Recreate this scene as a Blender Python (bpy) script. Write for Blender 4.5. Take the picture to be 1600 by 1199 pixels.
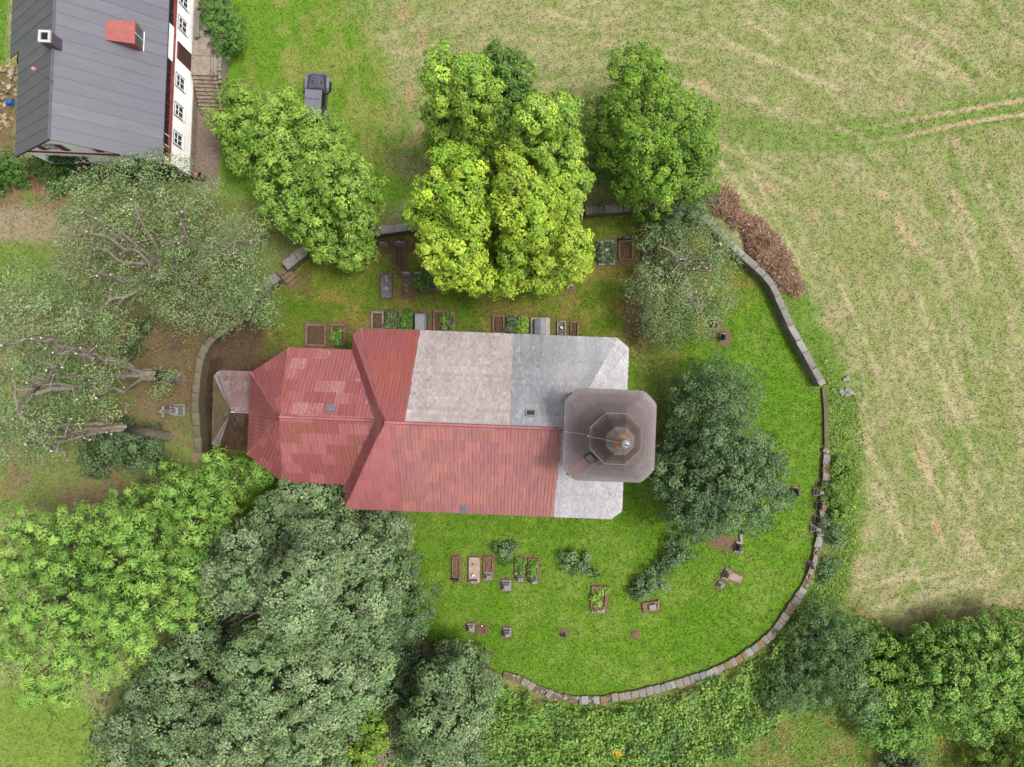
import bpy, math, random
import numpy as np
from mathutils import Vector, Matrix

for o in list(bpy.data.objects):
    bpy.data.objects.remove(o)
scene = bpy.context.scene
R = math.radians
H = 56.0            # camera height over the ground, metres
PXM = 19.0          # photograph pixels per metre on the ground
S = H * PXM

# ------------------------------------------------------------ camera, sky, sun, exposure
cam_data = bpy.data.cameras.new('camera')
cam_data.sensor_width = 36.0
cam_data.lens = 36.0 * H / (1600 / PXM)
cam_data.clip_end = 3000
cam = bpy.data.objects.new('camera', cam_data)
cam.location = (0, 0, H)
scene.collection.objects.link(cam)
scene.camera = cam

SUN_EL, SUN_AZ = R(66), R(88)          # azimuth clockwise from +Y
world = bpy.data.worlds.new('World')
scene.world = world
world.use_nodes = True
wn = world.node_tree
wn.nodes.clear()
sky = wn.nodes.new('ShaderNodeTexSky')
sky.sky_type = 'NISHITA'
sky.sun_disc = False
sky.sun_elevation = SUN_EL
sky.sun_rotation = SUN_AZ
sky.air_density = 1.0
sky.dust_density = 4.0
hs = wn.nodes.new('ShaderNodeHueSaturation')
hs.inputs['Saturation'].default_value = 0.25      # a white overcast sky
bg = wn.nodes.new('ShaderNodeBackground')
bg.inputs['Strength'].default_value = 0.112
wo = wn.nodes.new('ShaderNodeOutputWorld')
wn.links.new(sky.outputs[0], hs.inputs['Color'])
wn.links.new(hs.outputs[0], bg.inputs['Color'])
wn.links.new(bg.outputs[0], wo.inputs['Surface'])

sun_data = bpy.data.lights.new('sun', 'SUN')
sun_data.energy = 1.4
sun_data.angle = R(14)
sun_data.color = (1.0, 0.965, 0.9)
sun = bpy.data.objects.new('sun', sun_data)
scene.collection.objects.link(sun)
sun_dir = Vector((math.sin(SUN_AZ) * math.cos(SUN_EL), math.cos(SUN_AZ) * math.cos(SUN_EL), math.sin(SUN_EL)))
sun.rotation_euler = sun_dir.to_track_quat('Z', 'Y').to_euler()
sun.location = sun_dir * 200

scene.view_settings.view_transform = 'Standard'
scene.view_settings.look = 'None'
scene.view_settings.gamma = 1.0
scene.view_settings.use_curve_mapping = False
scene.view_settings.exposure = 1.48

# ------------------------------------------------------------ small tools
COL = scene.collection
K = 2.3
rng = np.random.default_rng(7)
random.seed(7)

def lin(c):
    c = np.asarray(c, float) / 255.0
    return np.where(c <= 0.04045, c / 12.92, ((c + 0.055) / 1.055) ** 2.4)

def C(r, g, b, f=1.0):
    return tuple(float(x) for x in np.clip(lin((r, g, b)) / K * f, 0.002, 0.85))

def P(u, v, z=0.0):
    f = (H - z) / S
    return np.array(((u - 800.0) * f, (599.5 - v) * f, z))

def noise_tab(seed):
    return np.random.default_rng(seed).random((256, 256))
_tabs = [noise_tab(i + 11) for i in range(6)]

def vnoise(x, y, k=0):
    t = _tabs[k % 6]
    xi = np.floor(x).astype(int); yi = np.floor(y).astype(int)
    fx = x - xi; fy = y - yi
    fx = fx * fx * (3 - 2 * fx); fy = fy * fy * (3 - 2 * fy)
    a = t[xi & 255, yi & 255]; b = t[(xi + 1) & 255, yi & 255]
    c = t[xi & 255, (yi + 1) & 255]; d = t[(xi + 1) & 255, (yi + 1) & 255]
    return (a * (1 - fx) + b * fx) * (1 - fy) + (c * (1 - fx) + d * fx) * fy

def fbm(x, y, k=0, o=4):
    s = 0; a = 0.5; n = 0
    for i in range(o):
        s = s + a * vnoise(x * 2 ** i + 17.3 * i, y * 2 ** i + 5.1 * i, k + i); n += a; a *= 0.5
    return s / n

def sstep(e0, e1, x):
    t = np.clip((x - e0) / (e1 - e0), 0, 1)
    return t * t * (3 - 2 * t)

def poly_sd(px, py, poly):
    """signed distance to a polygon, negative inside"""
    poly = np.asarray(poly, float)
    d2 = np.full(px.shape, 1e18); ins = np.zeros(px.shape, bool)
    for i in range(len(poly)):
        a = poly[i]; b = poly[(i + 1) % len(poly)]
        e = b - a
        wx = px - a[0]; wy = py - a[1]
        t = np.clip((wx * e[0] + wy * e[1]) / (e @ e), 0, 1)
        d2 = np.minimum(d2, (wx - t * e[0]) ** 2 + (wy - t * e[1]) ** 2)
        c = ((a[1] <= py) != (b[1] <= py))
        with np.errstate(divide='ignore', invalid='ignore'):
            xx = a[0] + (py - a[1]) / (b[1] - a[1] if b[1] != a[1] else 1e-9) * e[0]
        ins ^= c & (px < xx)
    d = np.sqrt(d2)
    return np.where(ins, -d, d)

def line_d(px, py, pts):
    d2 = np.full(px.shape, 1e18)
    pts = np.asarray(pts, float)
    for a, b in zip(pts[:-1], pts[1:]):
        e = b - a
        wx = px - a[0]; wy = py - a[1]
        t = np.clip((wx * e[0] + wy * e[1]) / (e @ e), 0, 1)
        d2 = np.minimum(d2, (wx - t * e[0]) ** 2 + (wy - t * e[1]) ** 2)
    return np.sqrt(d2)

# ------------------------------------------------------------ materials
MATS = {}

def mat_vcol(name, rough=0.7, translucent=0.0, nscale=6.0, namt=0.15, spec=0.3, bump=0.0):
    """colour comes from the mesh attribute Col, broken by a fine noise"""
    if name in MATS: return MATS[name]
    m = bpy.data.materials.new(name); m.use_nodes = True
    nt = m.node_tree; nt.nodes.clear()
    out = nt.nodes.new('ShaderNodeOutputMaterial')
    b = nt.nodes.new('ShaderNodeBsdfPrincipled')
    at = nt.nodes.new('ShaderNodeAttribute'); at.attribute_name = 'Col'
    b.inputs['Roughness'].default_value = rough
    b.inputs['Specular IOR Level'].default_value = spec
    src = at.outputs['Color']
    if namt > 0:
        tc = nt.nodes.new('ShaderNodeTexCoord')
        no = nt.nodes.new('ShaderNodeTexNoise'); no.inputs['Scale'].default_value = nscale; no.inputs['Detail'].default_value = 5
        mr = nt.nodes.new('ShaderNodeMapRange')
        mr.inputs['From Min'].default_value = 0.3; mr.inputs['From Max'].default_value = 0.7
        mr.inputs['To Min'].default_value = 1 - namt; mr.inputs['To Max'].default_value = 1 + namt
        mx = nt.nodes.new('ShaderNodeVectorMath'); mx.operation = 'SCALE'
        nt.links.new(tc.outputs['Object'], no.inputs['Vector'])
        nt.links.new(no.outputs['Fac'], mr.inputs['Value'])
        nt.links.new(src, mx.inputs[0]); nt.links.new(mr.outputs[0], mx.inputs['Scale'])
        src = mx.outputs[0]
        if bump > 0:
            bp = nt.nodes.new('ShaderNodeBump'); bp.inputs['Strength'].default_value = bump; bp.inputs['Distance'].default_value = 0.05
            nt.links.new(no.outputs['Fac'], bp.inputs['Height']); nt.links.new(bp.outputs[0], b.inputs['Normal'])
    nt.links.new(src, b.inputs['Base Color'])
    if translucent > 0:
        tr = nt.nodes.new('ShaderNodeBsdfTranslucent')
        mix = nt.nodes.new('ShaderNodeMixShader'); mix.inputs[0].default_value = translucent
        nt.links.new(src, tr.inputs['Color'])
        nt.links.new(b.outputs[0], mix.inputs[1]); nt.links.new(tr.outputs[0], mix.inputs[2])
        nt.links.new(mix.outputs[0], out.inputs['Surface'])
    else:
        nt.links.new(b.outputs[0], out.inputs['Surface'])
    MATS[name] = m
    return m

def mat(name, c1, c2=None, scale=3.0, rough=0.75, metal=0.0, bump=0.25, spec=0.35, lo=0.4, hi=0.65, stretch=None, c3=None):
    """weathered surface: two or three colours mixed by noise, fine relief"""
    if name in MATS: return MATS[name]
    m = bpy.data.materials.new(name); m.use_nodes = True
    nt = m.node_tree; b = nt.nodes['Principled BSDF']
    b.inputs['Roughness'].default_value = rough
    b.inputs['Metallic'].default_value = metal
    b.inputs['Specular IOR Level'].default_value = spec
    if c2 is None: c2 = tuple(x * 0.75 for x in c1)
    tc = nt.nodes.new('ShaderNodeTexCoord')
    vec = tc.outputs['Object']
    if stretch:
        mp = nt.nodes.new('ShaderNodeMapping'); mp.inputs['Scale'].default_value = stretch
        nt.links.new(vec, mp.inputs['Vector']); vec = mp.outputs[0]
    no = nt.nodes.new('ShaderNodeTexNoise'); no.inputs['Scale'].default_value = scale; no.inputs['Detail'].default_value = 7; no.inputs['Roughness'].default_value = 0.65
    rp = nt.nodes.new('ShaderNodeValToRGB')
    rp.color_ramp.elements[0].position = lo; rp.color_ramp.elements[0].color = (*c1, 1)
    rp.color_ramp.elements[1].position = hi; rp.color_ramp.elements[1].color = (*c2, 1)
    nt.links.new(vec, no.inputs['Vector']); nt.links.new(no.outputs['Fac'], rp.inputs[0])
    src = rp.outputs[0]
    if c3:
        n2 = nt.nodes.new('ShaderNodeTexNoise'); n2.inputs['Scale'].default_value = scale * 2.7; n2.inputs['Detail'].default_value = 5
        r2 = nt.nodes.new('ShaderNodeValToRGB')
        r2.color_ramp.elements[0].position = 0.55; r2.color_ramp.elements[0].color = (0, 0, 0, 1)
        r2.color_ramp.elements[1].position = 0.66; r2.color_ramp.elements[1].color = (1, 1, 1, 1)
        mx = nt.nodes.new('ShaderNodeMix'); mx.data_type = 'RGBA'
        nt.links.new(vec, n2.inputs['Vector']); nt.links.new(n2.outputs['Fac'], r2.inputs[0])
        nt.links.new(r2.outputs[0], mx.inputs['Factor']); nt.links.new(src, mx.inputs['A'])
        mx.inputs['B'].default_value = (*c3, 1)
        src = mx.outputs['Result']
    nt.links.new(src, b.inputs['Base Color'])
    if bump > 0:
        n3 = nt.nodes.new('ShaderNodeTexNoise'); n3.inputs['Scale'].default_value = scale * 6; n3.inputs['Detail'].default_value = 4
        bp = nt.nodes.new('ShaderNodeBump'); bp.inputs['Strength'].default_value = bump; bp.inputs['Distance'].default_value = 0.03
        nt.links.new(vec, n3.inputs['Vector']); nt.links.new(n3.outputs['Fac'], bp.inputs['Height']); nt.links.new(bp.outputs[0], b.inputs['Normal'])
    MATS[name] = m
    return m

def mat_glass(name, c, rough=0.12):
    m = bpy.data.materials.new(name); m.use_nodes = True
    b = m.node_tree.nodes['Principled BSDF']
    b.inputs['Base Color'].default_value = (*c, 1); b.inputs['Roughness'].default_value = rough
    b.inputs['Specular IOR Level'].default_value = 0.6
    return m

# ------------------------------------------------------------ meshes
def fast_mesh(name, V, F, col=None, smooth=False):
    """V (n,3), F (m,k) constant k, col per vertex"""
    V = np.ascontiguousarray(V, np.float32); F = np.ascontiguousarray(F, np.int32)
    me = bpy.data.meshes.new(name)
    m, k = F.shape
    me.vertices.add(len(V)); me.vertices.foreach_set('co', V.ravel())
    me.loops.add(m * k); me.loops.foreach_set('vertex_index', F.ravel())
    me.polygons.add(m)
    me.polygons.foreach_set('loop_start', np.arange(0, m * k, k, dtype=np.int32))
    me.polygons.foreach_set('loop_total', np.full(m, k, np.int32))
    if smooth: me.polygons.foreach_set('use_smooth', np.ones(m, bool))
    me.update(calc_edges=True)
    if col is not None:
        at = me.attributes.new('Col', 'FLOAT_COLOR', 'POINT')
        c4 = np.ones((len(V), 4), np.float32); c4[:, :3] = col
        at.data.foreach_set('color', c4.ravel())
    return me

def link(name, me, m=None, parent=None, kind=None):
    o = bpy.data.objects.new(name, me)
    COL.objects.link(o)
    if m is not None and not me.materials: me.materials.append(m)
    if parent is not None: o.parent = parent
    if kind: o['kind'] = kind
    return o

def tag(o, label, cat, group=None):
    o['label'] = label; o['category'] = cat
    if group: o['group'] = group
    return o

def thing(name, label, cat, loc=(0, 0, 0), rotz=0.0, group=None):
    o = bpy.data.objects.new(name, None); COL.objects.link(o)
    o.empty_display_size = 0.3
    o.location = tuple(float(x) for x in loc); o.rotation_euler = (0, 0, rotz)
    return tag(o, label, cat, group)

class MB:
    def __init__(s): s.v = []; s.f = []; s.c = []
    def add(s, V, F, c=None):
        n = len(s.v); s.v += [tuple(float(q) for q in p) for p in V]
        s.f += [tuple(i + n for i in f) for f in F]
        s.c += [c or (1, 1, 1)] * len(V)
    def box(s, c, d, rz=0.0, ch=0.0, jit=0.0, taper=1.0, col=None):
        """box centred at c in x, y, standing on c.z; ch chamfers the top edge"""
        x, y, z = c; hx, hy = d[0] / 2, d[1] / 2; h = d[2]
        lv = [(0, 1.0)] + ([(h - ch, taper), (h, None)] if ch else [(h, taper)])
        V = []
        for zz, t in lv:
            for sx, sy in ((-1, -1), (1, -1), (1, 1), (-1, 1)):
                if t is None: px, py = sx * (hx * taper - ch), sy * (hy * taper - ch)
                else: px, py = sx * hx * t, sy * hy * t
                if jit: px += random.uniform(-jit, jit); py += random.uniform(-jit, jit)
                jz = random.uniform(-jit, jit) * 0.6 if (jit and zz > 0) else 0
                V.append((x + px * math.cos(rz) - py * math.sin(rz), y + px * math.sin(rz) + py * math.cos(rz), z + zz + jz))
        n = len(lv); F = [(3, 2, 1, 0), tuple(range(4 * (n - 1), 4 * n))]
        for i in range(n - 1):
            for k in range(4): F.append((4 * i + k, 4 * i + (k + 1) % 4, 4 * i + 4 + (k + 1) % 4, 4 * i + 4 + k))
        s.add(V, F, col); return s
    def prism(s, poly, z0, z1, col=None, top=None):
        n = len(poly); top = top or poly
        V = [(p[0], p[1], z0) for p in poly] + [(p[0], p[1], z1) for p in top]
        F = [tuple(reversed(range(n))), tuple(range(n, 2 * n))] + [(i, (i + 1) % n, n + (i + 1) % n, n + i) for i in range(n)]
        s.add(V, F, col); return s
    def tube(s, pts, rad, n=7, col=None, cap=True):
        pts = [Vector(p) for p in pts]
        if not hasattr(rad, '__len__'): rad = [rad] * len(pts)
        V = []; F = []
        for i, p in enumerate(pts):
            d = (pts[min(i + 1, len(pts) - 1)] - pts[max(i - 1, 0)]).normalized()
            a = d.cross(Vector((0, 0, 1)) if abs(d.z) < 0.95 else Vector((1, 0, 0))).normalized(); b = d.cross(a)
            for k in range(n):
                t = 2 * math.pi * k / n
                V.append(tuple(p + (a * math.cos(t) + b * math.sin(t)) * rad[i]))
        for i in range(len(pts) - 1):
            for k in range(n): F.append((i * n + k, i * n + (k + 1) % n, (i + 1) * n + (k + 1) % n, (i + 1) * n + k))
        if cap: F += [tuple(range(n)), tuple(reversed(range((len(pts) - 1) * n, len(pts) * n)))]
        s.add(V, F, col); return s
    def lathe(s, prof, n=16, c=(0, 0, 0), col=None, axis='z'):
        V = []; F = []
        for r, z in prof:
            for k in range(n):
                t = 2 * math.pi * k / n
                q = (r * math.cos(t), r * math.sin(t), z)
                if axis == 'x': q = (q[2], q[0], q[1])
                V.append((c[0] + q[0], c[1] + q[1], c[2] + q[2]))
        for i in range(len(prof) - 1):
            for k in range(n): F.append((i * n + k, i * n + (k + 1) % n, (i + 1) * n + (k + 1) % n, (i + 1) * n + k))
        F += [tuple(reversed(range(n))), tuple(range((len(prof) - 1) * n, len(prof) * n))]
        s.add(V, F, col); return s
    def poly(s, V, col=None): s.add(V, [tuple(range(len(V)))], col); return s
    def mesh(s, name, vc=False, smooth=False):
        me = bpy.data.meshes.new(name); me.from_pydata(s.v, [], s.f); me.update()
        if vc:
            at = me.attributes.new('Col', 'FLOAT_COLOR', 'POINT')
            c4 = np.ones((len(s.v), 4), np.float32); c4[:, :3] = np.array(s.c)
            at.data.foreach_set('color', c4.ravel())
        if smooth: me.polygons.foreach_set('use_smooth', [True] * len(me.polygons))
        return me
    def build(s, name, m, parent=None, vc=False, smooth=False, kind=None):
        return link(name, s.mesh(name, vc, smooth), m, parent, kind)

# leaf clouds: every leaf is a small folded rhombus
def leaf_quads(pos, nrm, L, W, rg, axis=None):
    n = len(pos)
    nrm = nrm / np.maximum(np.linalg.norm(nrm, axis=1, keepdims=True), 1e-6)
    t = rg.normal(size=(n, 3)); a = np.cross(nrm, t); a /= np.maximum(np.linalg.norm(a, axis=1, keepdims=True), 1e-6)
    if axis is not None:
        a = axis - nrm * np.sum(axis * nrm, axis=1, keepdims=True); a /= np.maximum(np.linalg.norm(a, axis=1, keepdims=True), 1e-6)
    b = np.cross(nrm, a)
    L = L[:, None]; W = W[:, None]
    V = np.empty((n, 4, 3), np.float32)
    V[:, 0] = pos - a * L * 0.5
    V[:, 1] = pos + b * W * 0.5 + nrm * W * 0.12
    V[:, 2] = pos + a * L * 0.5 - nrm * L * 0.12
    V[:, 3] = pos - b * W * 0.5 + nrm * W * 0.12
    F = np.arange(n * 4, dtype=np.int32).reshape(n, 4)
    return V.reshape(-1, 3), F

class Leaves:
    def __init__(s, seed): s.rg = np.random.default_rng(seed); s.V = []; s.C = []
    def put(s, pos, nrm, L, W, col, lj=0.25, axis=None):
        n = len(pos)
        if n == 0: return
        rg = s.rg; q = rg.uniform(1 - lj, 1 + lj, n)
        V, _ = leaf_quads(pos, nrm, L * q, W * q, rg, axis)
        s.V.append(V); s.C.append(np.repeat(np.clip(col, 0.002, 0.8), 4, axis=0))
    def mesh(s, name):
        V = np.concatenate(s.V); Cc = np.concatenate(s.C)
        return fast_mesh(name, V, np.arange(len(V), dtype=np.int32).reshape(-1, 4), Cc)
    def count(s): return sum(len(v) for v in s.V) // 4

LEAF_TOTAL = [0]
def rand_dirs(rg, n, zmin=-1.0):
    z = rg.uniform(zmin, 1, n); t = rg.uniform(0, 2 * np.pi, n); r = np.sqrt(1 - z * z)
    return np.stack((r * np.cos(t), r * np.sin(t), z), 1)

# foliage styles: clump density, clump radius, leaves per clump, leaf length, width, colour, colour 2, normal jitter, inner fill
STY = dict(
    maple  =dict(sp=.62, cr=.50, m=95, L=.19, W=.13, c=(184, 207, 66), c2=(138, 180, 48), jit=.40, fill=110, zmin=-.6, star=.6, cj=0.2),
    maple_g=dict(sp=.62, cr=.50, m=95, L=.19, W=.13, c=(176, 206, 76), c2=(128, 174, 54), jit=.40, fill=110, zmin=-.6, star=.6, cj=0.2),
    maple2 =dict(sp=.62, cr=.48, m=90, L=.19, W=.13, c=(108, 150, 50), c2=(82, 128, 40), jit=.45, fill=110, zmin=-.6, star=.5),
    walnut =dict(sp=.68, cr=.50, m=70, L=.24, W=.09, c=(166, 200, 82), c2=(124, 166, 58), jit=.42, fill=100, zmin=-.45, star=.8, cj=0.2),
    oak    =dict(sp=.66, cr=.50, m=80, L=.21, W=.09, c=(146, 184, 58), c2=(108, 156, 42), jit=.5, fill=90, zmin=-.5, star=.5, cj=0.2),
    ash    =dict(sp=0.76, cr=0.48, m=84, L=0.23, W=0.062, c=(162, 200, 90), c2=(120, 170, 66), jit=.25, fill=80, zmin=-.3, star=1.0, cj=0.16),
    linden =dict(sp=.80, cr=.66, m=150, L=.17, W=.14, c=(142, 162, 114), c2=(110, 140, 84), jit=.38, fill=100, zmin=-.5, star=0, cj=0.24),
    dark   =dict(sp=.74, cr=.55, m=90, L=.18, W=.11, c=(116, 142, 94), c2=(88, 118, 70), jit=.55, fill=110, zmin=-.4, star=.3),
    feather=dict(sp=.85, cr=.62, m=70, L=.24, W=.055, c=(122, 150, 96), c2=(92, 126, 72), jit=.7, fill=80, zmin=-.5, star=.6),
    willow =dict(sp=0.66, cr=.75, m=80, L=.14, W=.075, c=(156, 174, 118), c2=(120, 148, 88), jit=.9, fill=14, zmin=-.5, star=0, crev=.5, cj=0.13),
    spruce =dict(sp=.62, cr=.45, m=70, L=.22, W=.06, c=(122, 154, 92), c2=(88, 124, 70), jit=.7, fill=90, zmin=-.3, star=.8),
    hedge  =dict(sp=.68, cr=.50, m=80, L=.19, W=.11, c=(140, 178, 76), c2=(106, 152, 54), jit=.5, fill=110, zmin=-.35, star=.3),
    shrub  =dict(sp=.40, cr=.28, m=46, L=.14, W=.085, c=(112, 154, 62), c2=(86, 132, 50), jit=.6, fill=160, zmin=-.2, star=.3),
)
LEAF_GAIN = 1.16

def spread(rg, d, n, mind):
    """greedy pick of up to n well spaced points out of candidates d"""
    keep = []; alive = np.ones(len(d), bool)
    for i in range(len(d)):
        if not alive[i]: continue
        keep.append(i)
        if len(keep) >= n: break
        alive &= np.sum((d - d[i]) ** 2, axis=1) > mind * mind
    return np.array(keep, int)

def crown(lv, lobes, sty, gain=1.0):
    """lobes: (centre xyz, radius, vertical radius); clumps of leaves stand on their surfaces, twigs and gaps between"""
    st = STY[sty]; rg = lv.rg
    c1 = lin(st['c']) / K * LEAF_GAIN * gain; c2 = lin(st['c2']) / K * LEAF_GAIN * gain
    CC = np.array([l[0] for l in lobes], float); RR = np.array([(l[1], l[1], l[2]) for l in lobes], float)
    for li, (c, r, rz) in enumerate(lobes):
        c = np.asarray(c, float); rad = np.array((r, r, rz))
        nc = int(60 + 36 * r * r / st['sp'] ** 2 * .5)
        d = rand_dirs(rg, nc, st['zmin'])
        lump = 1 + 0.46 * (fbm(d[:, 0] * 2.0 + c[0], d[:, 1] * 2.0 + c[1] + d[:, 2] * 1.3, 2, 2) - .5) * 2
        cp = c + d * rad * (lump * rg.uniform(.84, 1.04, nc))[:, None]
        q = (cp[:, None, :] - CC[None]) / RR[None]; inn = np.sum(q * q, 2); inn[:, li] = 9
        ok = inn.min(1) > st.get('crev', 1.10)
        cp, d = cp[ok], d[ok]
        if len(cp) == 0: continue
        ks = spread(rg, cp, 9999, st['sp']); cp, d = cp[ks], d[ks]; n = len(cp)
        cr = st['cr'] * rg.uniform(.7, 1.3, n)
        lobe_mix = rg.uniform(.25, .75)
        cm = np.clip(lobe_mix + rg.normal(0, .30, n), 0, 1)
        ccol = (c1 * cm[:, None] + c2 * (1 - cm[:, None])) * np.exp(rg.normal(0, .13, n))[:, None]
        m = st['m']; idx = np.repeat(np.arange(n), m)
        dd = rand_dirs(rg, n * m) + d[idx] * .5 + np.array((0, 0, .5))
        dd /= np.linalg.norm(dd, axis=1, keepdims=True)
        wob = 1 + .25 * np.sin(dd[:, 0] * 5 + idx) * np.cos(dd[:, 1] * 6 + idx * 1.7)
        pos = cp[idx] + dd * (cr[idx] * wob * rg.uniform(.45, 1, n * m) ** .5)[:, None] * np.array((1, 1, .72))
        pos[:, 2] = np.maximum(pos[:, 2], .12)
        nr = d[idx] * .55 + dd * .7 + np.array((0, 0, .45)) + rg.normal(0, st['jit'] * .85, (n * m, 3))
        col = ccol[idx] * np.exp(rg.normal(0, st.get('cj', .24), (n * m, 1))) * np.exp(rg.normal(0, .07, (n * m, 3)))
        ax = dd * np.array((1, 1, .3)) * st['star'] + rg.normal(0, 1 - st['star'] * .75, (n * m, 3))
        lv.put(pos, nr, st['L'], st['W'], col, .3, ax)
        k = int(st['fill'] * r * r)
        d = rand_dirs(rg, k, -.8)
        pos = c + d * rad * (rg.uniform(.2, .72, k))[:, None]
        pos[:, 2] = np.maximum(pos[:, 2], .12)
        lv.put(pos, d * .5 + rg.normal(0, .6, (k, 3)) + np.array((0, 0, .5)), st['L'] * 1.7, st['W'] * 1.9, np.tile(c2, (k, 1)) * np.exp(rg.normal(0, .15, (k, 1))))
# ------------------------------------------------------------ the ground: soil, lawn, mown field
YARD = [(316, 705), (306, 640), (312, 570), (330, 535), (395, 470), (478, 395), (560, 362), (660, 352), (800, 335), (920, 328), (1000, 322), (1095, 333),
        (1203, 440), (1234, 508), (1288, 605), (1287, 700), (1289, 760), (1280, 850), (1262, 915), (1210, 992), (1148, 1036), (1070, 1066),
        (985, 1086), (905, 1096), (850, 1086), (785, 1056), (690, 1020), (600, 960), (420, 830), (330, 770)]
TRACKS = [[(1120, 197), (1250, 203), (1360, 200), (1450, 182), (1530, 168), (1640, 150)], [(1150, 224), (1300, 226), (1400, 217), (1480, 198), (1560, 184), (1640, 176)]]

wr = random.Random(4); WINDROWS = []
for i in range(85):
    a_, b_ = wr.uniform(1000, 1640), wr.uniform(-60, 900)
    dd_ = (.43 + wr.gauss(0, .04), .9) if b_ > 190 - (a_ - 1100) * .1 else (.86, .38 + wr.gauss(0, .12))
    m_ = math.hypot(*dd_); WINDROWS.append((a_, b_, dd_[0] / m_, dd_[1] / m_, wr.uniform(60, 260), wr.uniform(2.2, 5.0), wr.uniform(.4, .9)))
for i in range(22): WINDROWS.append((wr.uniform(600, 1050), wr.uniform(-40, 130), .93, wr.choice((-.36, .36, .1)), wr.uniform(40, 130), wr.uniform(2, 4), wr.uniform(.25, .6)))
for i in range(14): WINDROWS.append((wr.uniform(1340, 1600), wr.uniform(900, 965), .97, -.22, wr.uniform(60, 200), wr.uniform(2, 4), wr.uniform(.4, .8)))

def mixc(a, c, w):
    return a * (1 - w[:, None]) + lin(c)[None, :] * w[:, None]

def ground_colour(u, v):
    """colour of turf and soil at a ground position (u, v run in ground units of 1/19 m)"""
    n1 = fbm(u / 60, v / 60, 0); n2 = fbm(u / 22, v / 22, 1); n3 = fbm(u / 7, v / 7, 2, 3)
    # mown field: straw lying in windrows bent round the churchyard
    ang = np.arctan2(v - 700, u - 880); rad = np.hypot(u - 880, (v - 700) * 1.05)
    warp = (fbm(u / 160, v / 160, 3) - .5) * 60
    st = fbm((rad + warp) / 6.0, ang * 9.0 + warp / 60, 4, 4)
    st2 = fbm((rad + warp) / 13.0, ang * 5.0, 1, 3)
    straw = sstep(.43, .60, .30 * st + .22 * st2 + .24 * n1 + .24 * n2)
    straw = np.clip(straw * (.5 + .7 * n3), 0, 1)
    c = np.tile(lin((153, 161, 98)), (len(u), 1))
    c = mixc(c, (124, 150, 68), sstep(.5, .68, n1) * .6)
    c = mixc(c, (184, 175, 132), straw * .74)
    c = mixc(c, (194, 168, 134), sstep(.63, .74, n2 * .5 + st * .5) * .75)
    for (a, b, ra, rb) in ((1377, 305, 14, 8), (1408, 350, 7, 26), (1100, 135, 9, 16), (1310, 330, 8, 6), (1445, 720, 8, 40), (1465, 830, 8, 25), (1425, 375, 6, 14)):
        d = np.hypot((u - a - (v - b) * .35) / ra, (v - b) / rb) + (n3 - .5) * .8
        c = mixc(c, (206, 178, 142), (1 - sstep(.6, 1.1, d)) * .8)
    for t, w in zip(TRACKS, (.75, .85)):
        d = line_d(u, v, t) + (n3 - .5) * 3
        fade = sstep(1300, 1500, u) * .85 + .12
        c = mixc(c, (118, 150, 62), (1 - sstep(4, 22, d)) * .7)
        c = mixc(c, (204, 182, 146), (1 - sstep(2.0, 4.5, d)) * fade * 1.0)
    # single windrows of straw left by the mower, broken into dashes
    for (a, b, du, dv, L, wd, k) in WINDROWS:
        t = ((u - a) * du + (v - b) * dv) / L; e = np.abs((u - a) * -dv + (v - b) * du + 9 * np.sin(t * 2.2 + a)) / wd
        q = (t > 0) & (t < 1) & (e < 2.2)
        if not q.any(): continue
        w = np.zeros(len(u)); w[q] = (1 - sstep(.3, 1.6, e[q] + (n3[q] - .5) * 1.6)) * sstep(.30, .52, fbm(t[q] * L / 14 + a, e[q] * .4 + b, 3, 3)) * k
        c = mixc(c, (212, 196, 156), w * .85)
    # lower right rim of the field, brown
    d = line_d(u, v, [(1330, 960), (1400, 1000), (1480, 975), (1600, 955), (1700, 940)])
    c = mixc(c, (138, 124, 78), (1 - sstep(4, 26, d + (n2 - .5) * 30)) * .75)
    # lush grass round the car
    m = poly_sd(u, v, [(300, -60), (560, -60), (600, 60), (640, 170), (640, 330), (560, 370), (330, 300), (320, 120)])
    w = 1 - sstep(-45, 35, m + (n1 - .5) * 90)
    g = mixc(np.tile(lin((114, 154, 46)), (len(u), 1)), (148, 158, 78), sstep(.42, .64, n1 * .5 + n2 * .5))
    g = mixc(g, (96, 146, 34), sstep(.55, .7, fbm(u / 26 + 9, v / 60, 2)) * .6)
    c = c * (1 - w[:, None]) + g * w[:, None]
    for (a, b, ra, rb) in ((555, 127, 5, 4), (640, 150, 10, 30), (655, 210, 10, 20), (630, 20, 14, 22), (640, 225, 14, 8), (660, 60, 12, 20)):
        d = np.hypot((u - a) / ra, (v - b) / rb) + (n3 - .5) * .9
        c = mixc(c, (190, 160, 124), (1 - sstep(.5, 1.2, d)) * .6)
    # ground under the western trees: worn grass, litter
    m = poly_sd(u, v, [(-200, 250), (60, 270), (300, 300), (420, 330), (470, 395), (330, 540), (310, 710), (250, 790), (100, 800), (-200, 790)])
    w = 1 - sstep(-12, 18, m + (n2 - .5) * 30)
    g = mixc(np.tile(lin((134, 146, 80)), (len(u), 1)), (148, 126, 98), sstep(.45, .62, n2 * .6 + n1 * .4) * .85)
    g = mixc(g, (126, 98, 76), (1 - sstep(40, 140, np.hypot(u - 290, (v - 560) * .9) + (n2 - .5) * 90)) * .8)
    g = mixc(g, (176, 156, 132), (1 - sstep(.6, 1.15, np.hypot((u - 50) / 100, (v - 350) / 32) + (n3 - .5) * .5)) * .75)
    g = mixc(g, (116, 152, 56), (1 - sstep(.5, 1.2, np.hypot((u - 20) / 70, (v - 415) / 34) + (n3 - .5) * .5)) * .6)
    c = c * (1 - w[:, None]) + g * w[:, None]
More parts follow.
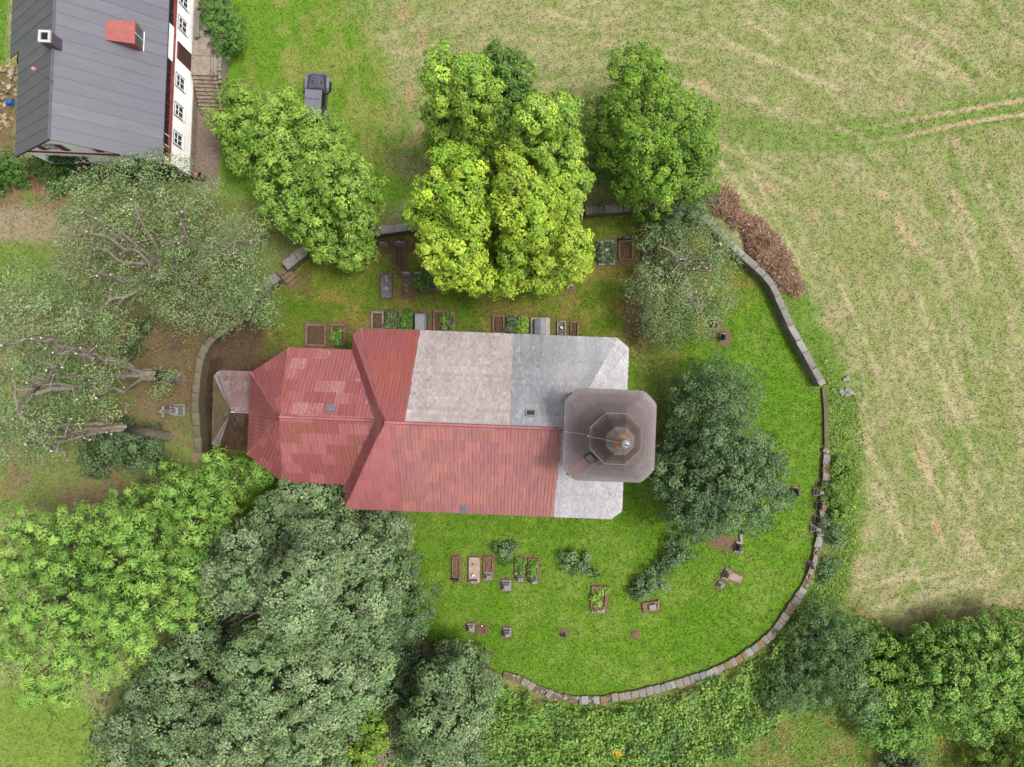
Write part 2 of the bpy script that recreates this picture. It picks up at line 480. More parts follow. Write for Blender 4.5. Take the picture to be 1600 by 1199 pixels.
    c = mixc(c, (160, 118, 98), (1 - sstep(8, 20, line_d(u, v, [(45, 265), (60, 290), (85, 318)]) + (n3 - .5) * 10)) * .8)
    c = mixc(c, (128, 158, 60), (1 - sstep(-20, 30, poly_sd(u, v, [(-200, 1060), (120, 1080), (160, 1130), (150, 1300), (-200, 1300)]))) * .9)
    c = mixc(c, (104, 150, 40), (1 - sstep(-8, 8, poly_sd(u, v, [(-300, -100), (16, -100), (10, 105), (-300, 105)]))) * .9)
    c = mixc(c, (132, 104, 80), (1 - sstep(-6, 8, poly_sd(u, v, [(-60, 112), (24, 105), (24, 235), (-60, 235)]) + (n3 - .5) * 14)) * .8)
    # rank grass outside the eastern wall
    m = line_d(u, v, [(1240, 470), (1300, 610), (1315, 720), (1315, 850), (1290, 930), (1240, 1010)])
    c = mixc(c, (112, 146, 54), (1 - sstep(14, 48, m + (n2 - .5) * 40)) * .9)
    m = poly_sd(u, v, [(600, 1040), (780, 1060), (900, 1105), (1080, 1075), (1230, 990), (1330, 960), (1400, 1010), (1700, 980), (1700, 1400), (560, 1400)])
    w = 1 - sstep(-10, 12, m + (n2 - .5) * 20)
    g = mixc(np.tile(lin((118, 146, 62)), (len(u), 1)), (144, 142, 78), sstep(.45, .62, n2))
    c = c * (1 - w[:, None]) + g * w[:, None]
    # churchyard lawn
    m = poly_sd(u, v, YARD)
    w = 1 - sstep(-3, 3, m)
    g = mixc(np.tile(lin((110, 149, 40)), (len(u), 1)), (128, 158, 58), sstep(.45, .65, n2))
    g = mixc(g, (98, 144, 28), sstep(.5, .68, n1) * .7)
    g = mixc(g, (112, 140, 58), sstep(.5, .7, fbm(u / 6 + 70, v / 6, 5)) * .5)
    g = mixc(g, (138, 164, 62), (1 - sstep(2, 5, line_d(u, v, [(620, 832), (750, 836), (860, 850), (960, 846), (1010, 815)]) + (n3 - .5) * 3)) * .45)
    # northern strip: thin olive turf, tree shade put into its colour
    ws = 1 - sstep(525, 600, v + (n1 - .5) * 60 + np.maximum(0, u - 1040) * .8)
    gn = mixc(np.tile(lin((116, 134, 46)), (len(u), 1)), (142, 136, 66), sstep(.42, .6, n2 * .5 + n1 * .5))
    gn = mixc(gn, (98, 130, 36), sstep(.52, .66, fbm(u / 45 + 5, v / 30, 3)) * .8)
    g = g * (1 - ws[:, None]) + gn * ws[:, None]
    # litter at the west end and brown scars
    d = np.hypot((u - 345) / 95, (v - 580) / 125) + (n2 - .5) * .7
    g = mixc(g, (106, 86, 66), (1 - sstep(.7, 1.25, d)))
    g = mixc(g, (76, 58, 46), (1 - sstep(-6, 6, poly_sd(u, v, [(306, 560), (345, 560), (345, 715), (312, 715)]))) * .85)
    for (a, b, ra, rb, k) in ((995, 500, 26, 50, .8), (470, 440, 24, 26, .6), (1030, 560, 40, 60, .35), (1115, 520, 26, 18, .6), (985, 395, 42, 34, .55), (1040, 655, 22, 60, .5), (993, 992, 8, 7, .9),
                           (1285, 760, 10, 50, .8), (1130, 690, 60, 40, .3), (610, 385, 50, 14, .8), (626, 405, 16, 34, .7), (650, 520, 120, 14, .3)):
        d = np.hypot((u - a) / ra, (v - b) / rb) + (n3 - .5) * .9
        g = mixc(g, (122, 98, 74), (1 - sstep(.6, 1.15, d)) * k)
    g = mixc(g, (96, 74, 58), (1 - sstep(2, 7, np.abs(m) + (n3 - .5) * 5)) * .75)
    c = c * (1 - w[:, None]) + g * w[:, None]
    c *= (.82 + .24 * n3 + .12 * fbm(u / 3, v / 3, 4, 2))[:, None]
    return c / K

def ground_mesh():
    xs = np.concatenate((np.array((-900, -400, -180, -100, -70, -52)), np.arange(-46, 46.01, .2), np.array((52, 70, 100, 180, 400, 900))))
    ys = np.concatenate((np.array((-900, -400, -180, -100, -60, -40)), np.arange(-35, 35.01, .2), np.array((40, 60, 100, 180, 400, 900))))
    X, Y = np.meshgrid(xs, ys)
    x = X.ravel(); y = Y.ravel()
    V = np.stack((x, y, np.zeros_like(x)), 1)
    nx = len(xs); ny = len(ys)
    i = (np.arange(ny - 1)[:, None] * nx + np.arange(nx - 1)[None, :]).ravel()
    F = np.stack((i, i + 1, i + 1 + nx, i + nx), 1)
    return fast_mesh('ground', V, F, ground_colour(x * PXM + 800, 599.5 - y * PXM))

ground = link('ground', ground_mesh(), mat_vcol('turf_soil', .95, 0, 9.0, .25, .1, .12))
ground['kind'] = 'structure'

EXC = []                                  # footprints (world polygons) that carry no grass
def exclude(poly): EXC.append(np.array([(p[0], p[1]) for p in poly]))
def exclude_rect(cx, cy, w, l, rz=0.0):
    q = []
    for sx, sy in ((-1, -1), (1, -1), (1, 1), (-1, 1)):
        px, py = sx * w / 2, sy * l / 2
        q.append((cx + px * math.cos(rz) - py * math.sin(rz), cy + px * math.sin(rz) + py * math.cos(rz)))
    exclude(q)

# ------------------------------------------------------------ shared materials
M_STONE = mat('coping_stone', C(166, 160, 152), C(132, 126, 118), 2.2, .9, c3=C(186, 184, 180))
M_STONE_D = mat('mossy_stone', C(128, 116, 92), C(100, 92, 62), 2.5, .95, c3=C(128, 104, 48))
M_GRANITE = mat('grey_gravestone', C(176, 172, 168), C(138, 134, 130), 4, .8, c3=C(112, 106, 98))
M_GRANITE_D = mat('dark_gravestone', C(82, 80, 80), C(58, 56, 56), 4, .5, c3=C(110, 106, 100))
M_SLAB = mat('stained_slab', C(124, 118, 122), C(86, 80, 82), 2.4, .8, c3=C(172, 166, 160))
M_SAND = mat('sandstone', C(182, 162, 142), C(150, 128, 108), 3, .9, c3=C(190, 178, 166))
M_RUST = mat('brown_kerbstone', C(146, 118, 92), C(104, 80, 62), 4, .95, c3=C(164, 146, 122))
M_KERB = mat('grey_kerbstone', C(168, 162, 156), C(126, 120, 112), 4, .9)
M_SOIL = mat('grave_soil', C(144, 114, 92), C(96, 72, 56), 9, 1.0, bump=.8, c3=C(160, 132, 104))
M_LITTER = mat('leaf_litter', C(112, 84, 64), C(66, 46, 36), 12, 1.0, bump=.8, c3=C(168, 136, 104))
M_WOOD = mat('grey_weathered_wood', C(160, 152, 142), C(120, 112, 104), 3, .9, stretch=(8, 1, 8))
M_LOG = mat('fresh_split_wood', C(216, 194, 160), C(168, 138, 104), 5, .85)
M_BARK = mat('grey_bark', C(132, 120, 110), C(92, 84, 74), 5, .95, bump=.8, c3=C(116, 108, 66))
M_CUT = mat('fresh_cut_wood', C(246, 238, 222), C(226, 206, 178), 6, .8)
M_FOL = mat_vcol('foliage', .6, .10, 3.0, 0.0, .25)
M_GRASS = mat_vcol('grass_blades', .8, .15, 3.0, 0.0, .15)
M_TWIG = mat('dry_twig', C(150, 112, 88), C(112, 78, 60), 5, .95)

# ------------------------------------------------------------ churchyard wall: sections with rubble body and single coping slabs
def wall_section(name, label, pts, ztop, width, slab, body_m, cop_m, seed, ragged=0.0, copings=True):
    """pts run along the wall head in picture units at the height of its top"""
    rd = random.Random(seed)
    w = [Vector(P(u, v, ztop)[:2]) for u, v in pts]
    root = thing(name, label, 'wall', (w[0].x, w[0].y, 0), 0, 'walls round the churchyard')
    o = Vector((w[0].x, w[0].y))
    w = [p - o for p in w]
    n = len(w); L = []; Rr = []
    for i in range(n):
        d = (w[min(i + 1, n - 1)] - w[max(i - 1, 0)]).normalized(); q = Vector((-d.y, d.x)) * width / 2
        L.append(w[i] + q); Rr.append(w[i] - q)
    body = MB()
    h = ztop - (.14 if copings else .0)
    for i in range(n - 1):
        body.prism([(Rr[i].x, Rr[i].y), (Rr[i + 1].x, Rr[i + 1].y), (L[i + 1].x, L[i + 1].y), (L[i].x, L[i].y)], -.05, h)
    body.build('rubble_body', body_m, root)
    exclude([p + o for p in L] + [p + o for p in reversed(Rr)])
    # coping slabs one by one
    seg = [(w[i + 1] - w[i]).length for i in range(n - 1)]; tot = sum(seg)
    def at(s):
        for i in range(n - 1):
            if s <= seg[i] or i == n - 2: return w[i].lerp(w[i + 1], s / seg[i]), (w[i + 1] - w[i]).normalized()
            s -= seg[i]
    s = 0.0
    if copings:
        while s < tot - .1:
            l = min(slab * rd.uniform(.75, 1.3), tot - s)
            if not (ragged and rd.random() < ragged):
                a, _ = at(s + .012); b, _ = at(s + l - .012)
                d = (b - a).normalized(); c = (a + b) / 2
                q = MB().box((0, 0, 0), ((b - a).length, width + .06 + rd.uniform(-.05, .05) * (1 + 3 * ragged), .15), 0, .03, .012 + ragged * .12)
                e = q.build('coping_slab', cop_m[rd.randrange(len(cop_m))], root)
                e.location = (c.x + rd.uniform(-.02, .02), c.y + rd.uniform(-.02, .02), h - .012 + rd.uniform(0, .02)); e.rotation_euler = (rd.gauss(0, .012), rd.gauss(0, .012), math.atan2(d.y, d.x) + rd.gauss(0, .012 + ragged * .15))
            else:
                for k in range(int(l / .16)):
                    a, d = at(s + rd.uniform(0, l)); sz = rd.uniform(.12, .32)
                    off = Vector((-d.y, d.x)) * rd.uniform(-.4, .4) * width
                    e = MB().box((0, 0, 0), (sz, sz * rd.uniform(.6, 1), sz * .5), 0, sz * .12, sz * .1).build('rubble_stone', cop_m[rd.randrange(len(cop_m))], root)
                    e.location = (a.x + off.x, a.y + off.y, h - .02); e.rotation_euler = (0, 0, rd.uniform(0, 3))
            s += l
    return root

M_COP = [mat('coping_pale', C(172, 168, 162), C(142, 138, 130), 2.5, .9, c3=C(196, 194, 190)), mat('coping_grey', C(150, 146, 140), C(124, 118, 112), 2.5, .9, c3=C(178, 174, 170)),
         mat('coping_warm', C(160, 150, 136), C(130, 118, 100), 2.5, .9, c3=C(180, 174, 166))]
M_COPR = M_COP + [mat('coping_moss', C(150, 124, 86), C(128, 104, 66), 3, .95, c3=C(168, 160, 150))]
M_COPB = [mat('coping_brown', C(136, 124, 104), C(112, 102, 80), 3, .95, c3=C(152, 142, 124)), mat('coping_olive', C(122, 116, 92), C(98, 96, 70), 3, .95, c3=C(150, 142, 128))]
wall_section('churchyard_wall', 'low brown mossy wall curving past the small western annex of the church', [(376, 497), (327, 532), (314, 554), (307, 593), (304, 633), (308, 678), (310, 708)], 1.3, .5, .9, M_STONE_D, M_COPB, 1)
wall_section('churchyard_wall', 'short wall stretch with broad slabs southwest of the stone steps', [(378, 482), (404, 456), (433, 430)], 1.4, .75, 1.5, M_STONE_D, M_COP[1:], 2)
wall_section('churchyard_wall', 'wall stretch with broad mossy slabs northeast of the stone steps', [(444, 416), (478, 388), (520, 372), (572, 362)], 1.4, .75, 1.4, M_STONE_D, M_COP, 3)
wall_section('churchyard_wall', 'straight wall with pale coping between the car tree and the yellow green maples', [(574, 362), (645, 353), (770, 341), (912, 329)], 1.4, .62, 1.15, M_STONE_D, M_COP, 4)
wall_section('churchyard_wall', 'wall stretch of narrow slabs between the maples and the round oak', [(914, 329), (1000, 322), (1060, 327), (1094, 332)], 1.4, .62, .55, M_STONE_D, M_COPB + M_COP[1:], 5)
wall_section('churchyard_wall', 'straight pale capped wall beside the heap of brown brushwood and the field', [(1098, 335), (1150, 389), (1203, 438), (1218, 468), (1234, 506), (1286, 602)], 1.1, .46, 1.2, M_STONE, M_COP[:2], 6)
wall_section('churchyard_wall', 'crumbling wall with missing stones behind the leaning eastern gravestones', [(1293, 699), (1292, 730), (1290, 762), (1286, 800), (1281, 845), (1272, 885), (1258, 918)], .4, .46, .7, M_STONE_D, M_COPR, 7, .35)
wall_section('churchyard_wall', 'long curved wall of short grey slabs with ochre moss along the undergrowth', [(1257, 920), (1238, 948), (1213, 985), (1193, 1005), (1150, 1034), (1112, 1052), (1075, 1064), (1030, 1077), (985, 1087), (945, 1094), (905, 1096)], .3, .58, .5, M_STONE_D, M_COPR[:3] * 2 + M_COPR, 8, .12)
wall_section('churchyard_wall', 'collapsed brown wall end with loose stones beside the southern lindens', [(903, 1096), (870, 1090), (840, 1078), (815, 1064), (786, 1056)], .35, .6, .6, M_STONE_D, M_COPR, 9, .75)
wall_section('churchyard_wall', 'very low earth covered wall footing bridging the gap east of the tower', [(1288, 606), (1291, 640), (1292, 697)], .25, .35, .6, M_STONE_D, M_COPB, 10, .0, False)
# ------------------------------------------------------------ roof coverings laid piece by piece
def clip_rect(poly, x0, x1, y0, y1):
    for ax, s, lim in ((0, 1, x0), (0, -1, -x1), (1, 1, y0), (1, -1, -y1)):
        out = []
        for i in range(len(poly)):
            a = poly[i]; b = poly[(i + 1) % len(poly)]
            da = s * a[ax] - lim; db = s * b[ax] - lim
            if da >= 0: out.append(a)
            if (da >= 0) != (db >= 0):
                t = da / (da - db); out.append((a[0] + (b[0] - a[0]) * t, a[1] + (b[1] - a[1]) * t))
        poly = out
        if len(poly) < 3: return []
    return poly

def area2(p):
    return abs(sum(p[i][0] * p[(i + 1) % len(p)][1] - p[(i + 1) % len(p)][0] * p[i][1] for i in range(len(p)))) / 2

class Frame:
    """plane of a roof face: the first two points are its eave"""
    def __init__(s, pts):
        s.p = [Vector(q) for q in pts]; s.o = s.p[0]
        s.e = (s.p[1] - s.p[0]).normalized()
        s.n = s.e.cross(s.p[2] - s.p[0]).normalized()
        if s.n.z < 0: s.n = -s.n
        s.s = s.n.cross(s.e)
        if s.s.z < 0: s.s = -s.s
        s.poly = [((q - s.o).dot(s.e), (q - s.o).dot(s.s)) for q in s.p]
    def to3(s, x, y, h=0.0): return s.o + s.e * x + s.s * y + s.n * h

def deck(mb, pts, t=.12):
    f = Frame(pts); n = len(pts)
    top = [f.to3(x, y, 0) for x, y in f.poly]; bot = [p - Vector((0, 0, t)) for p in top]
    mb.add(top + bot, [tuple(range(n)), tuple(reversed(range(n, 2 * n)))] + [(i, n + i, n + (i + 1) % n, (i + 1) % n) for i in range(n)])

def tiles(mb, pts, w, h, colf, rd, t=.022, xlim=None, stag=.5, gap=.006):
    """courses of small overlapping slates; colf(x, y) gives the colour"""
    f = Frame(pts); ys = [p[1] for p in f.poly]; xs = [p[0] for p in f.poly]
    x_lo, x_hi = (min(xs), max(xs)) if xlim is None else (max(min(xs), xlim[0]), min(max(xs), xlim[1]))
    row = 0; y = min(ys); x_lo0, x_hi0 = x_lo, x_hi
    while y < max(ys):
        if xlim is not None: x_lo = max(min(xs), x_lo0 + (rd.uniform(-.03, .03) if xlim[0] > 0 else 0))
        x = x_lo - (w * stag if row % 2 else 0) - rd.uniform(0, .05)
        while x < x_hi:
            ww = w * rd.uniform(.8, 1.2)
            q = clip_rect(f.poly, max(x, x_lo), min(x + ww - gap, x_hi), y, y + h * 1.02)
            if len(q) > 2 and area2(q) > w * h * .06:
                tt = t * rd.uniform(.7, 1.6); skew = rd.gauss(0, .003)
                top = [f.to3(a, b, .004 + tt * (1 - .85 * (b - y) / h) + skew * (a - x) / w) for a, b in q]
                bot = [f.to3(a, b, -.01) for a, b in q]; n = len(q)
                k = rd.choice((0, 1))
                mb.add(top + bot, [tuple(range(n))] + [(i, (i + 1) % n, n + (i + 1) % n, n + i) for i in range(n)], colf(x, y, rd))
            x += ww
        y += h; row += 1

def sheets(parent, pts, w, h, mats, rd, xlim=None, rib=.25, ribh=.036, name='roof_sheet', stag=.5):
    """large metal sheets, each an object of its own with standing ribs"""
    f = Frame(pts); ys = [p[1] for p in f.poly]; xs = [p[0] for p in f.poly]
    x_lo, x_hi = (min(xs), max(xs)) if xlim is None else (max(min(xs), xlim[0]), min(max(xs), xlim[1]))
    row = 0; y = min(ys); cnt = 0
    while y < max(ys) - .05:
        x = x_lo - (w * stag if row % 2 else 0)
        while x < x_hi:
            xa, xb = max(x, x_lo), min(x + w, x_hi)
            q = clip_rect(f.poly, xa + .008, xb - .008, y + .028, y + h + .0)
            if len(q) > 2 and area2(q) > .03:
                mb = MB(); lift = .012 + rd.uniform(0, .008)
                hh = lambda b: lift + .03 * (1 - (b - y) / h)
                top = [f.to3(a, b, hh(b)) for a, b in q]; bot = [f.to3(a, b, -.01) for a, b in q]; n = len(q)
                mb.add(top + bot, [tuple(range(n))] + [(i, (i + 1) % n, n + (i + 1) % n, n + i) for i in range(n)])
                if rib:
                    r = math.ceil(xa / rib) * rib
                    while r < xb - .02:
                        g = clip_rect(q, r - .024, r + .024, y, y + h + .03)
                        if len(g) > 2 and area2(g) > .001:
                            m = len(g)
                            mb.add([f.to3(a, b, hh(b) + ribh) for a, b in g] + [f.to3(a, b, hh(b) - .002) for a, b in g],
                                   [tuple(range(m))] + [(i, (i + 1) % m, m + (i + 1) % m, m + i) for i in range(m)])
                        r += rib
                mb.build(name, rd.choice(mats), parent); cnt += 1
            x += w
        y += h; row += 1
    return cnt

def cap_line(mb, a, b, r=.09, n=6, lift=.05, sag=None):
    a = Vector(a) + Vector((0, 0, lift)); b = Vector(b) + Vector((0, 0, lift))
    mb.tube([a.lerp(b, t / 6) for t in range(7)], r, n)

# ------------------------------------------------------------ the church
CR = -R(2.2)
r1 = P(601, 660, 12.3)
church = thing('church', 'church with red and grey patched roof, polygonal apse and square tower', 'church', (r1[0], r1[1], 0), CR)
EZ, RZ, CZ = 7.0, 12.3, 10.9
def rp(name, a, b, rough=.55, c3=None, sc=1.1):
    return mat(name, a, b, sc, rough, .0, .12, .45, .38, .66, c3=c3, stretch=(5.0, .7, .7))
RED = [rp('red_sheet', C(178, 98, 96), C(164, 86, 84)), rp('red_sheet_orange', C(182, 100, 88), C(168, 88, 78)), rp('red_sheet_rose', C(186, 110, 110), C(170, 94, 96)),
       rp('red_sheet_worn', C(176, 98, 92), C(158, 90, 80), c3=C(150, 96, 76)), rp('red_sheet_purple', C(168, 92, 94), C(154, 82, 86))]
RED_S = [rp('rose_sheet_%d' % i, C(*a), C(*b)) for i, (a, b) in enumerate((((202, 126, 126), (190, 114, 116)), ((198, 120, 120), (184, 110, 110)), ((204, 130, 128), (192, 118, 116))))]
RED_F = [rp('faded_sheet_%d' % i, C(*a), C(*b), c3=c) for i, (a, b, c) in enumerate((((204, 134, 130), (186, 116, 113), None), ((200, 130, 123), (178, 114, 108), C(170, 122, 110)), ((198, 131, 128), (176, 116, 114), None), ((196, 129, 121), (172, 114, 106), C(166, 122, 110)), ((206, 136, 129), (190, 120, 114), None), ((192, 126, 125), (172, 113, 112), None)))]
RED_O = [RED[1], RED[1], RED[3], RED[0], RED[0]]
RED_W = RED[:1] + [RED[2], RED[2]] + [rp('red_sheet_scuffed', C(186, 110, 108), C(172, 96, 94), c3=C(224, 198, 194), sc=2.5), RED[3], rp('red_sheet_scuffed_more', C(190, 114, 112), C(176, 100, 98), c3=C(218, 186, 182), sc=3.4), rp('red_sheet_bleached', C(196, 130, 127), C(182, 108, 106), c3=C(230, 208, 205), sc=3.6), RED[0], RED[2], RED[2]]
RED_M = [RED_S[0], rp('red_sheet_mossy', C(184, 108, 100), C(164, 102, 86), c3=C(154, 108, 86)), RED_S[1], rp('red_sheet_dull', C(184, 106, 104), C(168, 94, 92))]
M_ROOFWOOD = mat('roof_deck', C(98, 70, 66), C(74, 54, 52), 3, .9)
M_PLASTER = mat('lime_plaster', C(206, 196, 176), C(182, 170, 150), 1.5, .95, c3=C(160, 146, 126))
M_GLASS_D = mat_glass('dark_glass', (.02, .024, .03))
M_TIN = mat('zinc_tin', C(176, 180, 186), C(140, 144, 150), 3, .35, .5, .1)
M_SLATE = mat_vcol('roof_slates', .5, 0, 7.0, .12, .45)

yn, ys_ = 6.35, -6.65
N1 = (-2.95, yn, EZ); N0 = (-3.5, yn - .45, EZ); N2 = (15.5, yn, EZ); N3 = (16.35, yn - .7, EZ)
S0 = (-3.6, ys_, EZ); S2 = (15.6, ys_, EZ); S3 = (16.3, ys_ + .6, EZ)
A = (0, 0, RZ); B = (11.6, 0, RZ)
nave_n = [N1, N2, B, A]; nave_s = [S0, S2, B, A]; nave_w = [S0, N0, A]; nave_wc = [N0, N1, A]
nave_e = [S3, N3, B]; nave_nec = [N2, N3, B]; nave_sec = [S2, S3, B]
AP = (-7.25, 0, CZ); CE = (-.92, 0, CZ)
D1 = (-8.1, 4.75, EZ); D2 = (-10.7, 2.85, EZ); D3 = (-10.75, -3.0, EZ); D4 = (-8.15, -4.9, EZ)
choir_n = [D1, (-3.5, 4.75, EZ), CE, AP]; choir_s = [D4, (-3.5, -4.9, EZ), CE, AP]
ap1, ap2, ap3 = [D2, D1, AP], [D3, D2, AP], [D4, D3, AP]
AZ, ARZ = 3.2, 5.7
an_n = [(-14.6, 2.95, AZ), (-9.9, 2.95, AZ), (-9.9, -.1, ARZ), (-12.6, -.1, ARZ)]
an_s = [(-14.5, -3.15, AZ), (-9.9, -3.15, AZ), (-9.9, -.1, ARZ), (-12.6, -.1, ARZ)]
an_w = [(-15.0, -2.75, AZ), (-15.05, 2.5, AZ), (-12.6, -.1, ARZ)]
an_nc = [(-15.05, 2.5, AZ), (-14.6, 2.95, AZ), (-12.6, -.1, ARZ)]; an_sc = [(-15.0, -2.75, AZ), (-14.5, -3.15, AZ), (-12.6, -.1, ARZ)]

# walls stand just inside the eaves
wl = MB()
wl.prism([(-3.1, ys_ + .45), (15.9, ys_ + .45), (15.9, yn - .45), (-3.1, yn - .45)], -.1, EZ - .06)
wl.build('nave_wall', M_PLASTER, church)
MB().prism([(-3.1, 4.35), (-7.95, 4.35), (-10.3, 2.6), (-10.35, -2.75), (-8.0, -4.5), (-3.1, -4.5)], -.1, EZ - .06).build('choir_wall', M_PLASTER, church)
MB().prism([(-10.32, 2.6), (-14.6, 2.6), (-14.6, -2.8), (-10.34, -2.8)], -.1, AZ - .06).build('annex_wall', M_PLASTER, church)
for sgn, yy in ((1, yn - .45), (-1, ys_ + .45)):
    for x in (1.2, 5.4, 9.6):
        wf = MB().box((x, yy + sgn * .03, 2.2), (1.5, .1, 3.6)).build('window', M_SAND, church)
        MB().box((x, yy + sgn * .075, 2.35), (1.15, .05, 3.3)).build('pane', M_GLASS_D, wf)

nave_roof = MB(); [deck(nave_roof, f) for f in (nave_n, nave_s, nave_w, nave_wc, nave_e, nave_nec, nave_sec)]
nave_roof = nave_roof.build('nave_roof', M_ROOFWOOD, church)
choir_roof = MB(); [deck(choir_roof, f) for f in (choir_n, choir_s, ap1, ap2, ap3)]
choir_roof = choir_roof.build('choir_roof', M_ROOFWOOD, church)
annex_roof = MB(); [deck(annex_roof, f) for f in (an_n, an_s, an_w, an_nc, an_sc)]
annex_roof = annex_roof.build('annex_roof', M_ROOFWOOD, church)

rd = random.Random(5)
x_red = 1.3 - N1[0]
ns = 0
ns += sheets(nave_roof, nave_n, 1.0, 1.02, RED_O, rd, (-1, x_red))
ns += sheets(nave_roof, nave_s, 1.12, 1.02, RED_S, rd, (-1, 3.9 + .25), .2)
ns += sheets(nave_roof, nave_s, 1.12, 1.02, RED_F, rd, (4.15, 15.0))
ns += sheets(nave_roof, nave_w, 1.1, 1.0, [RED[4], RED[2], RED[0]], rd)
ns += sheets(nave_roof, nave_wc, 1.1, 1.0, [RED[2]], rd)
ns += sheets(choir_roof, choir_n, 1.05, .98, RED_W, rd, None, .26, .05)
ns += sheets(choir_roof, choir_s, 1.05, .98, RED_M, rd, None, .26, .065)
for f in (ap1, ap2, ap3): ns += sheets(choir_roof, f, 1.1, 1.0, [RED[4], RED[2], RED[3]], rd, None, .28, .045)

def slate_col(base, va=.10, streak=.3):
    b0 = lin(base) / K
    def f(x, y, rd):
        k = math.exp(rd.gauss(0, va * .7)) * (1 + .30 * float(fbm(np.array([x * 1.7]), np.array([y * .35]), 1, 3)[0] - .5) + .26 * float(vnoise(np.array([7.3 + x * .02]), np.array([y * 3.4 + .5]), 4)[0] - .5) + .22 * float(fbm(np.array([x * .5 + 9]), np.array([y * .5]), 3, 2)[0] - .5)); w = max(0, rd.gauss(0, 1) - 1.0) * streak * .7
        c = b0 * k; c = c + (np.array((.36, .345, .345)) - c) * min(w, .5)
        return tuple(float(q) for q in np.clip(c, .01, .6))
    return f
sl = MB()
pink = slate_col((194, 180, 177), .12); grey = slate_col((160, 162, 166), .10); pale = slate_col((196, 192, 196), .10)
def n_mix(x, y, rd):
    q = float(fbm(np.array([x * .55 + 3]), np.array([y * .22]), 2, 2)[0])
    k = min(1, max(0, (x - 12.9) / 1.6)) * (.55 + .8 * (q - .35)); k = min(1, max(0, k - .55 * math.exp(-((x - 16.6 - y * .05) / .7) ** 2)))
    a, b = np.array(grey(x, y, rd)), np.array(pale(x, y, rd)); return tuple(float(t) for t in a * (1 - k) + b * k)
x_pink = 8.05 - N1[0]
tiles(sl, nave_n, .15, .30, pink, rd, .04, (x_red, x_pink))
tiles(sl, nave_n, .15, .29, n_mix, rd, .04, (x_pink, 30))
tiles(sl, nave_s, .15, .29, pale, rd, .04, (15.0, 30))
tiles(sl, nave_e, .15, .29, pale, rd, .04)  # eastern faces paler: light from that side put into the slate colour
tiles(sl, nave_nec, .15, .29, pale, rd, .04); tiles(sl, nave_sec, .15, .29, pale, rd, .04)
sl.build('slates', M_SLATE, nave_roof, True, kind='stuff')
sl = MB()
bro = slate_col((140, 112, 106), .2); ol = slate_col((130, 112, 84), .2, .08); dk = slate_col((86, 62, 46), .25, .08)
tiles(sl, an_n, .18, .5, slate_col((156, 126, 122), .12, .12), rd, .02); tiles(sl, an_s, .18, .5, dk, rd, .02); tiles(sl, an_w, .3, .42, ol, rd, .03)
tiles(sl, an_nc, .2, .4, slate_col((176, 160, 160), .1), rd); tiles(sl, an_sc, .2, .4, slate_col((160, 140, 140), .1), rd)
sl.build('slates', M_SLATE, annex_roof, True, kind='stuff')

# hips, ridges, gutters
cp = MB(); cap_line(cp, A, B, .11); cap_line(cp, N1, A, .06, lift=.03); cap_line(cp, N0, A, .05, lift=.03); cap_line(cp, S0, A, .06, lift=.03)
cp.build('ridge_cap', RED[2], nave_roof, smooth=True)
cp = MB(); cap_line(cp, AP, CE, .10); cap_line(cp, D1, AP, .06, lift=.03); cap_line(cp, D2, AP, .07, lift=.03); cap_line(cp, D3, AP, .06, lift=.03); cap_line(cp, D4, AP, .06, lift=.03)
cp.build('ridge_cap', RED[2], choir_roof, smooth=True)
cp = MB(); cap_line(cp, (-12.6, -.1, ARZ), (-9.9, -.1, ARZ), .08); cap_line(cp, (-14.8, 2.75, AZ), (-12.6, -.1, ARZ), .07); cap_line(cp, (-14.75, -2.95, AZ), (-12.6, -.1, ARZ), .06, lift=.02)
cp.build('ridge_cap', M_TIN, annex_roof, smooth=True)
gt = MB()
for a, b in ((N1, N2), (S0, S2), (N2, N3), (N3, S3), (S3, S2)):
    gt.tube([(a[0], a[1], EZ - .06), (b[0], b[1], EZ - .06)], .06, 6)
gt.build('gutter', mat('gutter_tin', C(150, 144, 142), C(120, 112, 110), 4, .4, .4), nave_roof)
gt = MB()
for a, b in (((-3.5, 4.75, 0), D1), (D1, D2), (D2, D3), (D3, D4), (D4, (-3.5, -4.9, 0))):
    gt.tube([(a[0], a[1], EZ - .06), (b[0], b[1], EZ - .06)], .055, 6)
gt.build('gutter', RED[4], choir_roof)
# lead valleys where the choir roof meets the nave hip
va = MB(); va.tube([(-3.45, 4.72, EZ + .06), (-.92, .03, CZ + .06)], .05, 5); va.tube([(-3.45, -4.86, EZ + .06), (-.92, -.03, CZ + .06)], .05, 5)
va.build('valley_flashing', mat('valley_lead', C(196, 176, 174), C(140, 96, 94), 6, .6), choir_roof)

